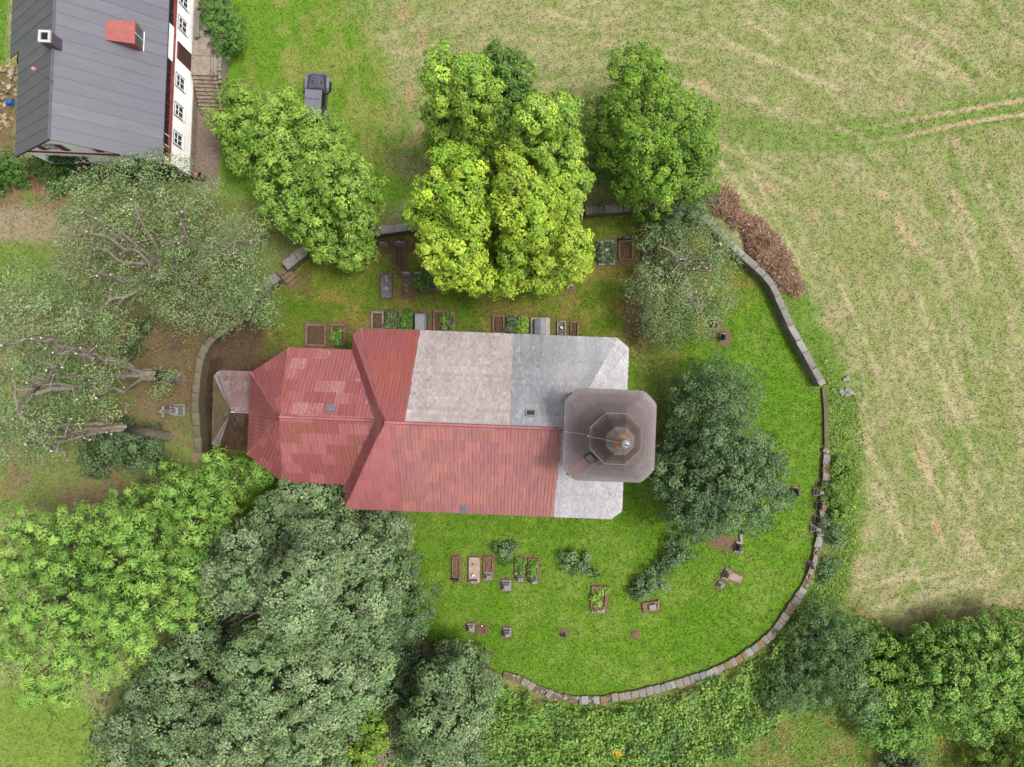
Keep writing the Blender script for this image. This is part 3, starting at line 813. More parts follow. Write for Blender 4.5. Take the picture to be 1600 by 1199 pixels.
def hatch(parent, f, x, y, w, h, m_frame, m_lid, name='roof_hatch'):
    """low framed roof light lying on a roof face"""
    fr = MB()
    for (a0, a1, b0, b1) in ((x - w / 2, x + w / 2, y - h / 2, y - h / 2 + .06), (x - w / 2, x + w / 2, y + h / 2 - .06, y + h / 2), (x - w / 2, x - w / 2 + .06, y - h / 2 + .06, y + h / 2 - .06), (x + w / 2 - .06, x + w / 2, y - h / 2 + .06, y + h / 2 - .06)):
        q = [(a0, b0), (a1, b0), (a1, b1), (a0, b1)]
        fr.add([f.to3(*p, .16) for p in q] + [f.to3(*p, -.02) for p in q], [(0, 1, 2, 3)] + [(i, (i + 1) % 4, 4 + (i + 1) % 4, 4 + i) for i in range(4)])
    o = fr.build(name, m_frame, parent)
    q = [(x - w / 2 + .05, y - h / 2 + .05), (x + w / 2 - .05, y - h / 2 + .05), (x + w / 2 - .05, y + h / 2 - .05), (x - w / 2 + .05, y + h / 2 - .05)]
    MB().add and None
    g = MB(); g.add([f.to3(*p, .10) for p in q] + [f.to3(*p, .05) for p in q], [(0, 1, 2, 3)] + [(i, (i + 1) % 4, 4 + (i + 1) % 4, 4 + i) for i in range(4)])
    g.build('pane', m_lid, parent)
    return o
hatch(choir_roof, Frame(choir_n), 4.15, 5.35, .55, .45, M_TIN, mat_glass('skylight_glass', (.08, .1, .11)))
hatch(nave_roof, Frame(nave_n), 12.3, 7.15, .62, .5, M_KERB, mat_glass('open_hatch_shade', (.015, .012, .01), .9))  # open hatch: its inner shade is a near-black sheet in the frame
# replaced grey tin sheet at the southern eave
f = Frame(nave_s); q = [(8.35, .02), (8.85, .02), (8.85, .75), (8.35, .75)]
g = MB(); g.add([f.to3(*p, .07) for p in q] + [f.to3(*p, .0) for p in q], [(0, 1, 2, 3)] + [(i, (i + 1) % 4, 4 + (i + 1) % 4, 4 + i) for i in range(4)])
g.build('patch_sheet', M_TIN, nave_roof)

# tower: masonry shaft, bell-cast slate roof, octagonal lantern roof, finial
TX, TY, TH, TZ = 14.2, -.17, 2.8, 14.0
MB().box((TX, TY, -.1), (TH * 2 - .7, TH * 2 - .7, TZ + .06)).build('tower_wall', M_PLASTER, church)
tower_roof = MB().box((TX, TY, TZ - .12), (TH * 2 - .5, TH * 2 - .5, .12)).build('tower_roof', M_ROOFWOOD, church)

def sq_r(t, hw, ch):        # chamfered square outline
    c, s_ = abs(math.cos(t)), abs(math.sin(t))
    return min(hw / max(c, 1e-6), hw / max(s_, 1e-6), (2 * hw - ch) / (c + s_))
def oct_r(t, r):
    a = (t + math.pi / 8) % (math.pi / 4) - math.pi / 8
    return r * math.cos(math.pi / 8) / math.cos(a)

def ring_slates(mb, prof, shape, nw, colf, rd, t=.018):
    """prof: list of (size, z); shape(theta, size) -> radius; slates between successive rings"""
    for i in range(len(prof) - 1):
        (s0, z0), (s1, z1) = prof[i], prof[i + 1]
        per = 2 * math.pi * max(shape(.4, s0), .1); n = max(10, int(per / nw)); off = rd.random()
        for k in range(n):
            ta = 2 * math.pi * (k + off) / n; tb = 2 * math.pi * (k + 1 + off - .03) / n
            lift = t * rd.uniform(.6, 1.5)
            V = []
            for th, ss, zz, l in ((ta, s0, z0, lift), (tb, s0, z0, lift), (tb, s1, z1, .004), (ta, s1, z1, .004)):
                r = shape(th, ss); V.append((TX + (r + l * .4) * math.cos(th), TY + (r + l * .4) * math.sin(th), zz + l))
            W = [(TX + (Vx - TX) * .97, TY + (Vy - TY) * .97, Vz - .04) for Vx, Vy, Vz in V]
            mb.add(V + W, [(0, 1, 2, 3), (0, 4, 5, 1), (1, 5, 6, 2), (3, 7, 4, 0)], colf(th, i, rd))

def core(mb, prof, shape, n=64):
    V = []; F = []
    for s0, z0 in prof:
        for k in range(n):
            t = 2 * math.pi * k / n; r = shape(t, s0) - .03; V.append((TX + r * math.cos(t), TY + r * math.sin(t), z0 - .03))
    for i in range(len(prof) - 1):
        for k in range(n): F.append((i * n + k, i * n + (k + 1) % n, (i + 1) * n + (k + 1) % n, (i + 1) * n + k))
    F.append(tuple(range((len(prof) - 1) * n, len(prof) * n)))
    mb.add(V, F)

def morph(th, s):           # s = 1 at the eave, 0 at the lantern
    return sq_r(th, TH, .75) * s + oct_r(th, 1.50) * (1 - s)
low = []
for i in range(14):
    a = i / 13; low.append((1 - a, TZ + .02 + 2.3 * (0.35 * a + .65 * a ** 2.4)))
tcol = slate_col((129, 116, 116), .06, .03); tcol2 = slate_col((98, 80, 82), .10, .04); tcol3 = slate_col((124, 110, 110), .08, .04); tcol4 = slate_col((168, 120, 92), .15)
cr_ = MB(); core(cr_, low, morph); cr_.build('roof_core', M_ROOFWOOD, tower_roof)
sl = MB(); ring_slates(sl, low, morph, .17, tcol, rd); sl.build('slates', M_SLATE, tower_roof, True, kind='stuff')
ed = MB(); ed.tube([(TX + sq_r(t, TH, .75) * math.cos(t), TY + sq_r(t, TH, .75) * math.sin(t), TZ) for t in [2 * math.pi * k / 72 for k in range(73)]], .05, 6)
ed.build('eave_edge', mat('tower_eave', C(140, 126, 126), C(122, 110, 110), 4, .6), tower_roof)
zt = low[-1][1]
M_CORN = mat('cornice_slate', C(128, 115, 115), C(116, 103, 103), 3, .6)
def octo(r): return [(TX + oct_r(t, r) * math.cos(t), TY + oct_r(t, r) * math.sin(t)) for t in [math.pi / 8 + math.pi / 4 * k for k in range(8)]]
lantern = MB().prism(octo(1.42), zt - .5, zt + .15).build('lantern_drum', M_CORN, church)
MB().prism(octo(1.66), zt + .15, zt + .26, top=octo(1.62)).build('cornice', M_CORN, lantern)
up = []
for i in range(9):
    a = i / 8; up.append((1.56 - .80 * (a ** .75), zt + .27 + 1.5 * a))
shape_o = lambda th, s_: oct_r(th, s_)
cr_ = MB(); core(cr_, up, shape_o); cr_.build('dome_core', M_ROOFWOOD, lantern)
sl = MB(); ring_slates(sl, up, shape_o, .14, tcol2, rd); sl.build('slates', M_SLATE, lantern, True, kind='stuff')
zu = up[-1][1]
MB().prism(octo(.86), zu, zu + .08, top=octo(.82)).build('upper_cornice', M_CORN, lantern)
sp = []
for i in range(8):
    a = i / 7; sp.append((.74 * (1 - a) ** 1.3 + .09, zu + .09 + 1.25 * a))
cr_ = MB(); core(cr_, sp, shape_o, 32); cr_.build('spire_core', M_ROOFWOOD, lantern)
sl = MB(); ring_slates(sl, sp[:4], shape_o, .11, tcol3, rd); ring_slates(sl, sp[3:], shape_o, .11, tcol4, rd); sl.build('slates', M_SLATE, lantern, True, kind='stuff')
zs = sp[-1][1]
MB().lathe([(.10, zs - .1), (.12, zs + .05), (.07, zs + .1), (.07, zs + .3)], 12, (TX, TY, 0)).build('finial_neck', mat('finial_iron', C(70, 66, 66), C(50, 46, 46), 5, .5), church)
ball = MB().lathe([(.27 * math.sin(math.pi * (i + .02) / 12.04), zs + .52 - .27 * math.cos(math.pi * (i + .02) / 12.04)) for i in range(13)], 20, (TX, TY, 0)).build('finial_ball', mat('silver_ball', C(222, 228, 236), C(176, 184, 194), 8, .18, .6, .05), church, smooth=True)
MB().box((TX, TY, zs + .76), (.05, .05, .75)).box((TX, TY, zs + 1.15), (.42, .05, .05)).build('cross', mat('cross_iron', C(96, 100, 104), C(70, 74, 78), 5, .4, .5), church)
wz = [Vector((11.2, .1, RZ + .2)), Vector((11.75, .06, TZ + .12))]
for s_, z_ in low[1::3]: wz.append(Vector((TX - morph(math.pi, s_) - .04, TY + .12, z_ + .07)))
wz += [Vector((TX - 1.66, TY + .1, zt + .32))] + [Vector((TX - q - .03, TY + .06, z + .05)) for q, z in up[1::3]] + [Vector((TX - .8, TY + .03, zu + .14)), Vector((TX - .3, TY, zu + .8)), Vector((TX - .1, TY, zs))]
MB().tube(wz, .018, 5).build('lightning_wire', mat('white_wire', C(230, 228, 224), C(200, 198, 196), 5, .4), church)
# hatch and red access strip on the tower's south-western roof corner
def tower_pt(th, s_, l=.05):
    r = morph(th, s_); a = 1 - s_; return Vector((TX + r * math.cos(th), TY + r * math.sin(th), TZ + .02 + 2.3 * (.35 * a + .65 * a ** 2.4) + l))
th0 = R(225)
def strip(sa, sb, w, n, l, name, m, parent):
    mb = MB(); V = []; d = Vector((-math.sin(th0), math.cos(th0), 0))
    for i in range(n + 1):
        c = tower_pt(th0, sa + (sb - sa) * i / n, l); V += [c - d * w / 2, c + d * w / 2, c + d * w / 2 - Vector((0, 0, .12)), c - d * w / 2 - Vector((0, 0, .12))]
    F = [(0, 1, 2, 3), (4 * n + 3, 4 * n + 2, 4 * n + 1, 4 * n)]
    for i in range(n):
        for k in range(4): F.append((4 * i + k, 4 * i + (k + 1) % 4, 4 * i + 4 + (k + 1) % 4, 4 * i + 4 + k))
    mb.add(V, F); return mb.build(name, m, parent)
strip(.93, .33, .5, 6, .06, 'access_strip', mat('faded_red_boards', C(150, 116, 110), C(140, 110, 106), 3, .7, c3=C(134, 114, 112)), tower_roof)
h_ = strip(.33, .12, .62, 2, .2, 'roof_hatch', mat('hatch_frame', C(70, 60, 62), C(52, 46, 48), 4, .6), tower_roof)
strip(.315, .135, .5, 2, .23, 'pane', mat('hatch_lid', C(142, 138, 146), C(122, 118, 126), 3, .35, .2), tower_roof)
cm = Matrix.Rotation(CR, 3, 'Z')
for rect in (((-3.1, -6.2), (15.9, 5.9)), ((-10.3, -4.5), (-3, 4.4)), ((-14.6, -2.8), (-10, 2.6)), ((11.6, -2.7), (16.8, 2.4))):
    (xa, ya), (xb, yb) = rect
    exclude([Vector((r1[0], r1[1])) + (cm @ Vector((x, y, 0))).to_2d() for x, y in ((xa, ya), (xb, ya), (xb, yb), (xa, yb))])
# ------------------------------------------------------------ the farmhouse
hb = P(303, 278, 0)
HR = -R(2.4)
house = thing('farmhouse', 'white farmhouse with long grey sheet roof, red dormer hatch and white chimney', 'house', (hb[0], hb[1], 0), HR)
M_WHITE = mat('white_render', (.8, .79, .77), (.74, .73, .70), 1.2, .9, bump=.15)
M_PLINTH = mat('plinth_stone', C(172, 154, 138), C(140, 124, 108), 2.5, .95, c3=C(120, 104, 90))
M_REDT = mat('red_trim', C(160, 76, 74), C(128, 58, 56), 3, .7)
M_DKWOOD = mat('dark_planks', C(58, 40, 38), C(40, 28, 28), 4, .8, stretch=(1, 6, 1))
M_FRAME = mat('white_frame', (.62, .62, .62), (.5, .5, .5), 4, .5, bump=.05)
HRX, HRZ, HEX, HWX, HEZ, HL = -5.15, 9.9, .3, -10.6, 5.6, 19.0
slope = (HRZ - HEZ) / (HEX - HRX)
MB().prism([(-10.2, 0), (0, 0), (0, HL), (-10.2, HL)], 0.8, 4.05).build('wall', M_WHITE, house)
MB().prism([(-10.25, -.06), (.08, -.06), (.08, HL), (-10.25, HL)], -.1, 0.8).build('plinth', M_PLINTH, house)
MB().prism([(-10.2, .02), (-.1, .02), (-.1, HL), (-10.2, HL)], 4.05, 5.25).build('upper_wall', M_DKWOOD, house)
MB().prism([(-.1, 7.6), (.0, 7.6), (.0, 10.2), (-.1, 10.2)], 4.15, 5.2).build('white_panel', M_WHITE, house)
for yy in (1.1, 1.9, 3.0, 4.2, 5.4, 6.6, 11.2, 12.4, 13.6):
    MB().box((-.07, yy, 4.1), (.08, .07, 1.12)).build('stud', M_FRAME if yy in (1.1, 1.9) else M_REDT, house)
MB().prism([(-.1, -.1), (.12, -.1), (.12, HL), (-.1, HL)], 4.04, 4.13).build('ledge', M_REDT, house)
gb = MB(); gb.add([(-10.2, .0, 4.05), (0, .0, 4.05), (0, .0, 5.3), (HRX, .0, HRZ - .2), (-10.2, .0, 5.3), (-10.2, .25, 4.05), (0, .25, 4.05), (0, .25, 5.3), (HRX, .25, HRZ - .2), (-10.2, .25, 5.3)],
                  [(0, 1, 2, 3, 4), (9, 8, 7, 6, 5), (0, 5, 6, 1), (1, 6, 7, 2), (2, 7, 8, 3), (3, 8, 9, 4), (4, 9, 5, 0)])
gb.build('gable_wall', M_WHITE, house)
MB().prism([(-10.3, -.09), (.05, -.09), (.05, -.0), (-10.3, -.0)], 5.2, 5.36).build('gable_band', M_REDT, house)
def window(x, y, z, w, h, face, parent=house, shutters=False):
    """face 'e' looks along +x, 's' along -y"""
    def bx(mb, a0, a1, z0, z1, d0, d1):
        if face == 'e': mb.prism([(x + d0, y + a0), (x + d1, y + a0), (x + d1, y + a1), (x + d0, y + a1)], z0, z1)
        else: mb.prism([(x + a0, y - d1), (x + a1, y - d1), (x + a1, y - d0), (x + a0, y - d0)], z0, z1)
    s_ = MB(); bx(s_, -w / 2 - .06, w / 2 + .06, z - .08, z, -.05, .12)
    win = s_.build('window', M_FRAME, parent)
    g = MB(); bx(g, -w / 2 + .02, w / 2 - .02, z + .02, z + h - .02, -.03, .012); g.build('pane', mat('window_pane', C(70, 78, 84), C(48, 54, 60), 2, .15, bump=0), win)
    f_ = MB()
    for (a0, a1, z0, z1) in ((-w / 2, -w / 2 + .09, z, z + h), (w / 2 - .09, w / 2, z, z + h), (-w / 2 + .09, w / 2 - .09, z, z + .09), (-w / 2 + .09, w / 2 - .09, z + h - .09, z + h), (-.035, .035, z + .09, z + h - .09)):
        bx(f_, a0, a1, z0, z1, -.02, .06)
    for (a0, a1) in ((-w / 2 + .09, -.035), (.035, w / 2 - .09)): bx(f_, a0, a1, z + h * .55, z + h * .55 + .05, -.02, .05)
    f_.build('frame', M_FRAME, win)
    b_ = MB(); 
    for (a0, a1, z0, z1) in ((-w / 2 - .1, -w / 2 - .005, z, z + h + .1), (w / 2 + .005, w / 2 + .1, z, z + h + .1), (-w / 2 - .005, w / 2 + .005, z + h + .005, z + h + .1)):
        bx(b_, a0, a1, z0, z1, -.02, .035)
    b_.build('surround', mat('grey_surround', C(176, 176, 178), C(150, 150, 150), 3, .8), win)
for yy in (2.1, 4.3, 6.55, 11.0, 12.95, 15.1): window(0, yy, 2.2, .95, 1.35, 'e')
window(-7.4, 0, 5.9, .9, 1.1, 's'); window(-3.3, 0, 5.9, .9, 1.1, 's'); window(-5.4, 0, 2.0, .9, 1.3, 's'); window(-2.2, 0, 2.0, .9, 1.3, 's')
for xx in (-8.2, -6.6, -4.1, -2.5): MB().box((xx, -.05, 5.85), (.5, .06, 1.2)).build('shutter', M_REDT, house)
dr = MB().box((.02, 8.8, 1.42), (.1, 1.0, 2.05)).build('door', mat('door_wood', C(96, 70, 58), C(70, 50, 42), 4, .7), house)
MB().tube([(.1, 8.45, 2.35), (.14, 8.45, 2.35), (.14, 8.52, 2.35)], .015, 6).build('handle', M_TIN, dr)
MB().box((.02, 8.2, 1.42), (.16, .1, 2.15)).box((.02, 9.4, 1.42), (.16, .1, 2.15)).box((.02, 8.8, 3.5), (.16, 1.3, .1)).build('door_frame', M_REDT, house)

# roof: one strip of sheet after another, each from ridge to eave
def mk_sheet(i): return mat('roof_sheet_%d' % i, C(*(c_ + d for c_, d in zip((108, 107, 118), ((0, 0, 0), (5, 5, 5), (-5, -5, -4))[i]))), C(100, 99, 110), .8, .5, .0, .08, .45, stretch=(.4, 3, 1))
HM = [mk_sheet(i) for i in range(3)]
roof = MB()
for face in ([(HEX, -.6, HEZ), (HEX, HL, HEZ), (HRX, HL, HRZ), (HRX, -.6, HRZ)], [(HWX, -.6, HEZ), (HWX, HL, HEZ), (HRX, HL, HRZ), (HRX, -.6, HRZ)]):
    deck(roof, face, .16)
roof = roof.build('roof', mat('roof_edge_dark', C(66, 62, 70), C(50, 48, 54), 3, .7), house)
rdh = random.Random(3)
sw = .87; k = 0; y = -.62
while y < HL - .1:
    for side, ex, ez in (('e', HEX + .03, HEZ), ('w', HWX - .03, HEZ)):
        if side == 'w' and y > 7.0: ex, ez = -12.25, HEZ - 1.65 * (HRZ - HEZ) / (HRX - HWX)
        dz = .035 + rdh.uniform(0, .004)
        ya, yb = y + .006, min(y + sw, HL) - .004
        V = [(ex, ya, ez + dz), (ex, yb, ez + dz + .006), (HRX, yb, HRZ + dz + .006), (HRX, ya, HRZ + dz)]
        V = V + [(a, b, c - .07) for a, b, c in V]
        mb = MB(); mb.add(V, [(0, 1, 2, 3), (7, 6, 5, 4)] + [(i, (i + 1) % 4, 4 + (i + 1) % 4, 4 + i) for i in range(4)])
        # the turned-up seam
        q = [(ex, ya - .004, ez + dz), (ex, ya + .028, ez + dz), (HRX, ya + .028, HRZ + dz), (HRX, ya - .004, HRZ + dz)]
        mb.add([(a, b, c + .03) for a, b, c in q] + [(a, b, c - .01) for a, b, c in q], [(0, 1, 2, 3)] + [(i, (i + 1) % 4, 4 + (i + 1) % 4, 4 + i) for i in range(4)])
        mb.build('roof_strip', rdh.choice(HM), roof)
    y += sw
MB().tube([(HRX, -.6, HRZ + .04), (HRX, HL, HRZ + .04)], .09, 6).build('ridge_cap', HM[0], roof)
e2 = MB(); e2.prism([(-12.15, 7.1), (-10.4, 7.1), (-10.4, HL), (-12.15, HL)], 3.6, 3.75); e2.build('lean_to_ceiling', M_DKWOOD, house)
MB().prism([(-11.9, 7.3), (-10.2, 7.3), (-10.2, HL), (-11.9, HL)], -.1, 3.6).build('lean_to_wall', M_WHITE, house)
ch = MB().box((-5.1, 5.9, 9.0), (.74, .74, 1.75)).build('chimney', mat('chimney_sheet', C(112, 106, 118), C(90, 86, 96), 3, .6), roof)
c_ = MB()
for (x0, y0, sx, sy) in ((-5.1, 5.575, .8, .15), (-5.1, 6.225, .8, .15), (-5.425, 5.9, .15, .5), (-4.775, 5.9, .15, .5)): c_.box((x0, y0, 10.75), (sx, sy, .14))
c_.build('chimney_cap', mat('chimney_white', (.34, .33, .31), (.27, .26, .25), 4, .8), roof)
MB().box((-5.1, 5.9, 10.73), (.52, .52, .05)).build('flue', mat('flue_black', (.006, .006, .006), (.01, .01, .01), 4, 1), roof)  # flat black plate fills the flue mouth
dz0 = HEZ + (HEX + 2.75) * slope
d_ = MB(); d_.add([(-2.75, 7.15, dz0 + .1), (-.8, 7.05, dz0 - .1), (-.8, 8.65, dz0 - .1), (-2.75, 8.55, dz0 + .1), (-2.75, 7.15, dz0 - .1), (-.95, 7.15, HEZ + (HEX + .95) * slope - .1), (-.95, 8.55, HEZ + (HEX + .95) * slope - .1), (-2.75, 8.55, dz0 - .1)],
                  [(0, 1, 2, 3), (0, 4, 5, 1), (1, 5, 6, 2), (2, 6, 7, 3), (3, 7, 4, 0), (7, 6, 5, 4)])
dm = d_.build('dormer', mat('dormer_red', C(196, 110, 104), C(176, 96, 92), 2, .65, c3=C(152, 96, 84)), roof)
g_ = MB(); zb = HEZ + (HEX + .9) * slope
for (y0, y1) in ((7.2, 7.8), (7.88, 8.5)):
    g_.add([(-.88, y0, zb + .12), (-.88, y1, zb + .12), (-.795, y1, dz0 - .2), (-.795, y0, dz0 - .2)], [(0, 1, 2, 3)])
g_.build('pane', mat('dormer_glass', C(120, 128, 128), C(86, 94, 94), 2, .2, bump=0), dm)
f_ = MB(); f_.tube([(-.86, 7.84, zb + .05), (-.78, 7.84, dz0 - .12)], .03, 5); f_.tube([(-.86, 7.15, zb + .08), (-.86, 8.55, zb + .08)], .03, 5); f_.build('frame', M_FRAME, dm)
an = MB(); an.tube([(-5.05, 3.3, 9.8), (-5.05, 3.3, 11.7)], .025, 6); an.build('mast', mat('mast_red', C(160, 110, 110), C(130, 90, 90), 4, .5), roof)
MB().lathe([(.02, 11.6), (.13, 11.68), (.15, 11.78), (.1, 11.9), (.02, 11.93)], 12, (-5.05, 3.3, 0)).build('mast_ball', mat('mast_ball_pink', C(214, 150, 150), C(190, 130, 130), 4, .5), roof)
hm = Matrix.Rotation(HR, 3, 'Z')
def hw(x, y, z=0.0):
    q = hm @ Vector((x, y, 0)); return Vector((hb[0] + q.x, hb[1] + q.y, z))
exclude([hw(x, y) for x, y in ((-10.3, -.1), (.1, -.1), (.1, HL), (-12, HL), (-12, 7.2), (-10.3, 7.2))])

# earth path, steps and landing by the front door
pm = MB(); pp = [hw(.09, -.6), hw(1.9, -.9), hw(2.1, 1.5), hw(2.05, 5.6), hw(.09, 5.6)]
pm.poly([(p.x, p.y, .012) for p in pp]); pth = pm.build('path', mat('trodden_earth', C(150, 130, 116), C(118, 98, 84), 5, 1, bump=.8, c3=C(176, 158, 142))); pth['kind'] = 'structure'; exclude(pp)
stp = thing('stone_steps', 'flight of worn grey steps climbing to the farmhouse landing', 'steps', hw(0, 0), HR)
M_STEP = mat('worn_step', C(172, 158, 134), C(132, 114, 92), 3, .95, c3=C(110, 94, 70)); M_CONC = mat('landing_concrete', C(186, 168, 154), C(156, 138, 124), 2, .95, c3=C(140, 126, 110))
for i in range(9):
    MB().box((1.17, 5.55 + .245 * i + .13, -.02), (1.9, .25, .17 + .155 * i), 0, .015, .008).build('step', M_STEP, stp)
lnd = thing('landing', 'raised concrete landing of large slabs before the farmhouse door', 'terrace', hw(0, 0), HR)
MB().prism([(.12, 7.83), (2.15, 7.83), (2.15, 15.6), (.12, 15.6)], -.05, 1.36).build('retaining_body', M_PLINTH, lnd)
for i in range(5): MB().box((1.13, 7.84 + 1.55 * i + .77, 1.35), (2.05, 1.53, .07), 0, .01, .004).build('slab', M_CONC, lnd)
edge = MB()
for i in range(34): edge.box((2.3 + random.uniform(-.04, .04), 5.7 + i * .3, -.05), (.3, .28, .2 + min(1, i / 8) * 1.2 + random.uniform(0, .12)), random.uniform(-.2, .2), .03, .03)
edge.build('rubble_edge', mat('rubble_pale', C(166, 156, 142), C(132, 124, 110), 3, .95), lnd, kind='stuff')
rl = thing('handrail', 'thin rusty pipe handrail along the farmhouse landing and steps', 'railing', hw(0, 0), HR)
M_PIPE = mat('rusty_pipe', C(130, 112, 104), C(96, 78, 70), 6, .7)
for yy in (6.0, 7.9, 9.6, 11.4, 13.3, 15.2):
    z0 = 1.4 if yy > 7.8 else .35
    MB().tube([(2.05, yy, z0 - .05), (2.05, yy, z0 + .95)], .024, 6).build('post', M_PIPE, rl)
MB().tube([(2.05, 5.7, 1.15), (2.05, 7.9, 2.33), (2.05, 15.2, 2.33)], .024, 6).build('rail', M_PIPE, rl)
MB().tube([(2.05, 5.7, .75), (2.05, 7.9, 1.88), (2.05, 15.2, 1.88)], .02, 6).build('rail', M_PIPE, rl)
def bench(label, x, y, w, l, h, nplank):
    b = thing('bench', label, 'bench', hw(x, y, 1.415), HR, 'wooden furniture on the landing')
    for i in range(nplank): MB().box((-w / 2 + (i + .5) * w / nplank, 0, h - .04), (w / nplank - .02, l, .05), 0, .006, .004).build('plank', M_WOOD, b)
    for yy in (-l / 2 + .2, l / 2 - .2): MB().box((0, yy, 0), (w * .8, .08, h - .04)).build('leg', M_WOOD, b)
bench('pale wooden plank bench by the landing handrail', 1.45, 12.2, .48, 2.0, .5, 3)
bench('darker weathered wooden bench against the farmhouse wall', .6, 11.7, .42, 2.1, .46, 3)
bp = P(318, 278, 0)
bn = thing('barrel', 'open pink plastic barrel at the farmhouse corner', 'barrel', bp)
MB().lathe([(.27, 0), (.31, .1), (.33, .45), (.32, .9), (.34, .94), (.30, .95), (.29, .5)], 20).build('shell', mat('pink_plastic', C(190, 120, 136), C(160, 92, 108), 3, .5), bn, smooth=True)
MB().lathe([(.285, .45), (.285, .5)], 20).build('inner_shade', mat('barrel_dark', (.006, .006, .007), (.01, .01, .01), 3, .2), bn)  # near-black disc painted for the shade inside the open barrel

# firewood heap west of the house
fw = random.Random(9)
meshes = []
for i in range(5):
    a = fw.uniform(.09, .14); l = fw.uniform(.38, .55)
    me = MB(); me.add([(-l / 2, -a, 0), (-l / 2, a, 0), (-l / 2, 0, a * 1.3), (l / 2, -a, 0), (l / 2, a, 0), (l / 2, 0, a * 1.2)], [(0, 2, 1), (3, 4, 5), (0, 1, 4, 3), (1, 2, 5, 4), (2, 0, 3, 5)])
    me = me.mesh('split_log'); me.materials.append([M_LOG, M_LOG, mat('pale_split_wood', C(232, 216, 190), C(196, 170, 138), 5, .85), M_BARK, M_LOG][i]); meshes.append(me)
for i in range(64):
    cu, cv, sp_ = fw.choice(((4, 150, 9), (8, 187, 8), (20, 114, 5), (2, 165, 9), (14, 140, 7)))
    p = P(max(fw.gauss(cu, sp_), -6), fw.gauss(cv, sp_), 0)
    o = bpy.data.objects.new('split_log', fw.choice(meshes)); COL.objects.link(o)
    o.location = (p[0], p[1], fw.choice((0, 0, .08, .16))); o.rotation_euler = (fw.gauss(0, .15), fw.gauss(0, .15), fw.uniform(0, 6.28))
    tag(o, 'pale split log in the scattered heap beside the farmhouse', 'firewood', 'split logs by the farmhouse')
tp = P(17, 161, 0)
t_ = MB(); t_.add([(-.35, -.25, 0), (.35, -.28, 0), (.38, .25, 0), (-.32, .3, 0), (-.25, -.15, .3), (.2, -.2, .38), (.25, .15, .32), (-.2, .2, .36), (0, 0, .42)], [(0, 1, 5, 4), (1, 2, 6, 5), (2, 3, 7, 6), (3, 0, 4, 7), (4, 5, 8), (5, 6, 8), (6, 7, 8), (7, 4, 8), (3, 2, 1, 0)])
t_ = t_.build('tarpaulin', mat('blue_tarp', C(54, 112, 190), C(34, 84, 150), 3, .45)); t_.location = tuple(tp); tag(t_, 'crumpled blue tarpaulin among the split logs', 'tarpaulin')

# ------------------------------------------------------------ the off-road car
cpz = P(499, 163, 0)
car = thing('off_road_car', 'dark grey boxy off-road car with ribbed roof parked under a tree', 'car', cpz, -R(4))
M_PAINT = mat('car_paint', C(104, 104, 116), C(92, 92, 104), 2, .28, .3, .0, .5); M_BLACK = mat('black_plastic', C(34, 34, 38), C(26, 26, 28), 5, .6)
M_TOP = mat('soft_top', C(138, 134, 150), C(124, 120, 136), 3, .75); M_TYRE = mat('tyre_rubber', C(30, 30, 30), C(22, 22, 22), 6, .85)
M_CGLASS = mat_glass('car_glass', (.02, .025, .03), .08)
MB().prism([(-.78, -2.0), (.78, -2.0), (.78, .62), (.74, 1.95), (-.74, 1.95), (-.78, .62)], .45, .98).build('body', M_PAINT, car)
hd = MB(); hd.add([(-.72, .62, .98), (.72, .62, .98), (.56, 1.95, .98), (-.56, 1.95, .98), (-.68, .64, 1.14), (.68, .64, 1.14), (.52, 1.9, 1.08), (-.52, 1.9, 1.08)], [(4, 5, 6, 7), (0, 1, 5, 4), (1, 2, 6, 5), (2, 3, 7, 6), (3, 0, 4, 7), (3, 2, 1, 0)])
hood = hd.build('bonnet', M_PAINT, car)
bl = MB(); bl.add([(-.26, .85, 1.13), (.26, .85, 1.13), (.22, 1.78, 1.09), (-.22, 1.78, 1.09), (-.22, .9, 1.17), (.22, .9, 1.17), (.18, 1.72, 1.12), (-.18, 1.72, 1.12)], [(4, 5, 6, 7), (0, 1, 5, 4), (1, 2, 6, 5), (2, 3, 7, 6), (3, 0, 4, 7)])
bl.build('bonnet_bulge', M_PAINT, hood)
for sx in (-.36, .36): MB().box((sx, 1.32, 1.1), (.1, .26, .03)).build('vent', M_BLACK, hood)
for sx in (-.3, .2): MB().tube([(sx, .7, 1.19), (sx + .38, .76, 1.19)], .014, 5).build('wiper', M_BLACK, car)
MB().box((0, .72, 1.1), (1.3, .2, .06)).build('cowl', M_BLACK, car)
for sx in (-1, 1): MB().prism([(sx * .72 - .07, .66), (sx * .72 + .07, .66), (sx * .60 + .07, 1.92), (sx * .60 - .07, 1.92)], .9, 1.03).build('wing_gap_shade', M_BLACK, car)  # solid black strips give the shade of the gaps beside the bonnet
ws = MB(); ws.add([(-.68, .6, 1.14), (.68, .6, 1.14), (.62, .42, 1.72), (-.62, .42, 1.72), (-.68, .55, 1.14), (.68, .55, 1.14), (.62, .37, 1.72), (-.62, .37, 1.72)], [(0, 1, 2, 3), (7, 6, 5, 4), (0, 4, 5, 1), (1, 5, 6, 2), (2, 6, 7, 3), (3, 7, 4, 0)])
ws.build('windscreen', M_CGLASS, car)
cb = MB(); cb.add([(-.77, -1.98, .98), (.77, -1.98, .98), (.77, .55, .98), (-.77, .55, .98), (-.64, -1.85, 1.72), (.64, -1.85, 1.72), (.63, .38, 1.72), (-.63, .38, 1.72)], [(4, 5, 6, 7), (0, 1, 5, 4), (1, 2, 6, 5), (2, 3, 7, 6), (3, 0, 4, 7)])
cb.build('cabin', M_BLACK, car)
tp_ = MB(); tp_.box((0, -.72, 1.70), (1.36, 2.32, .1), 0, .03)
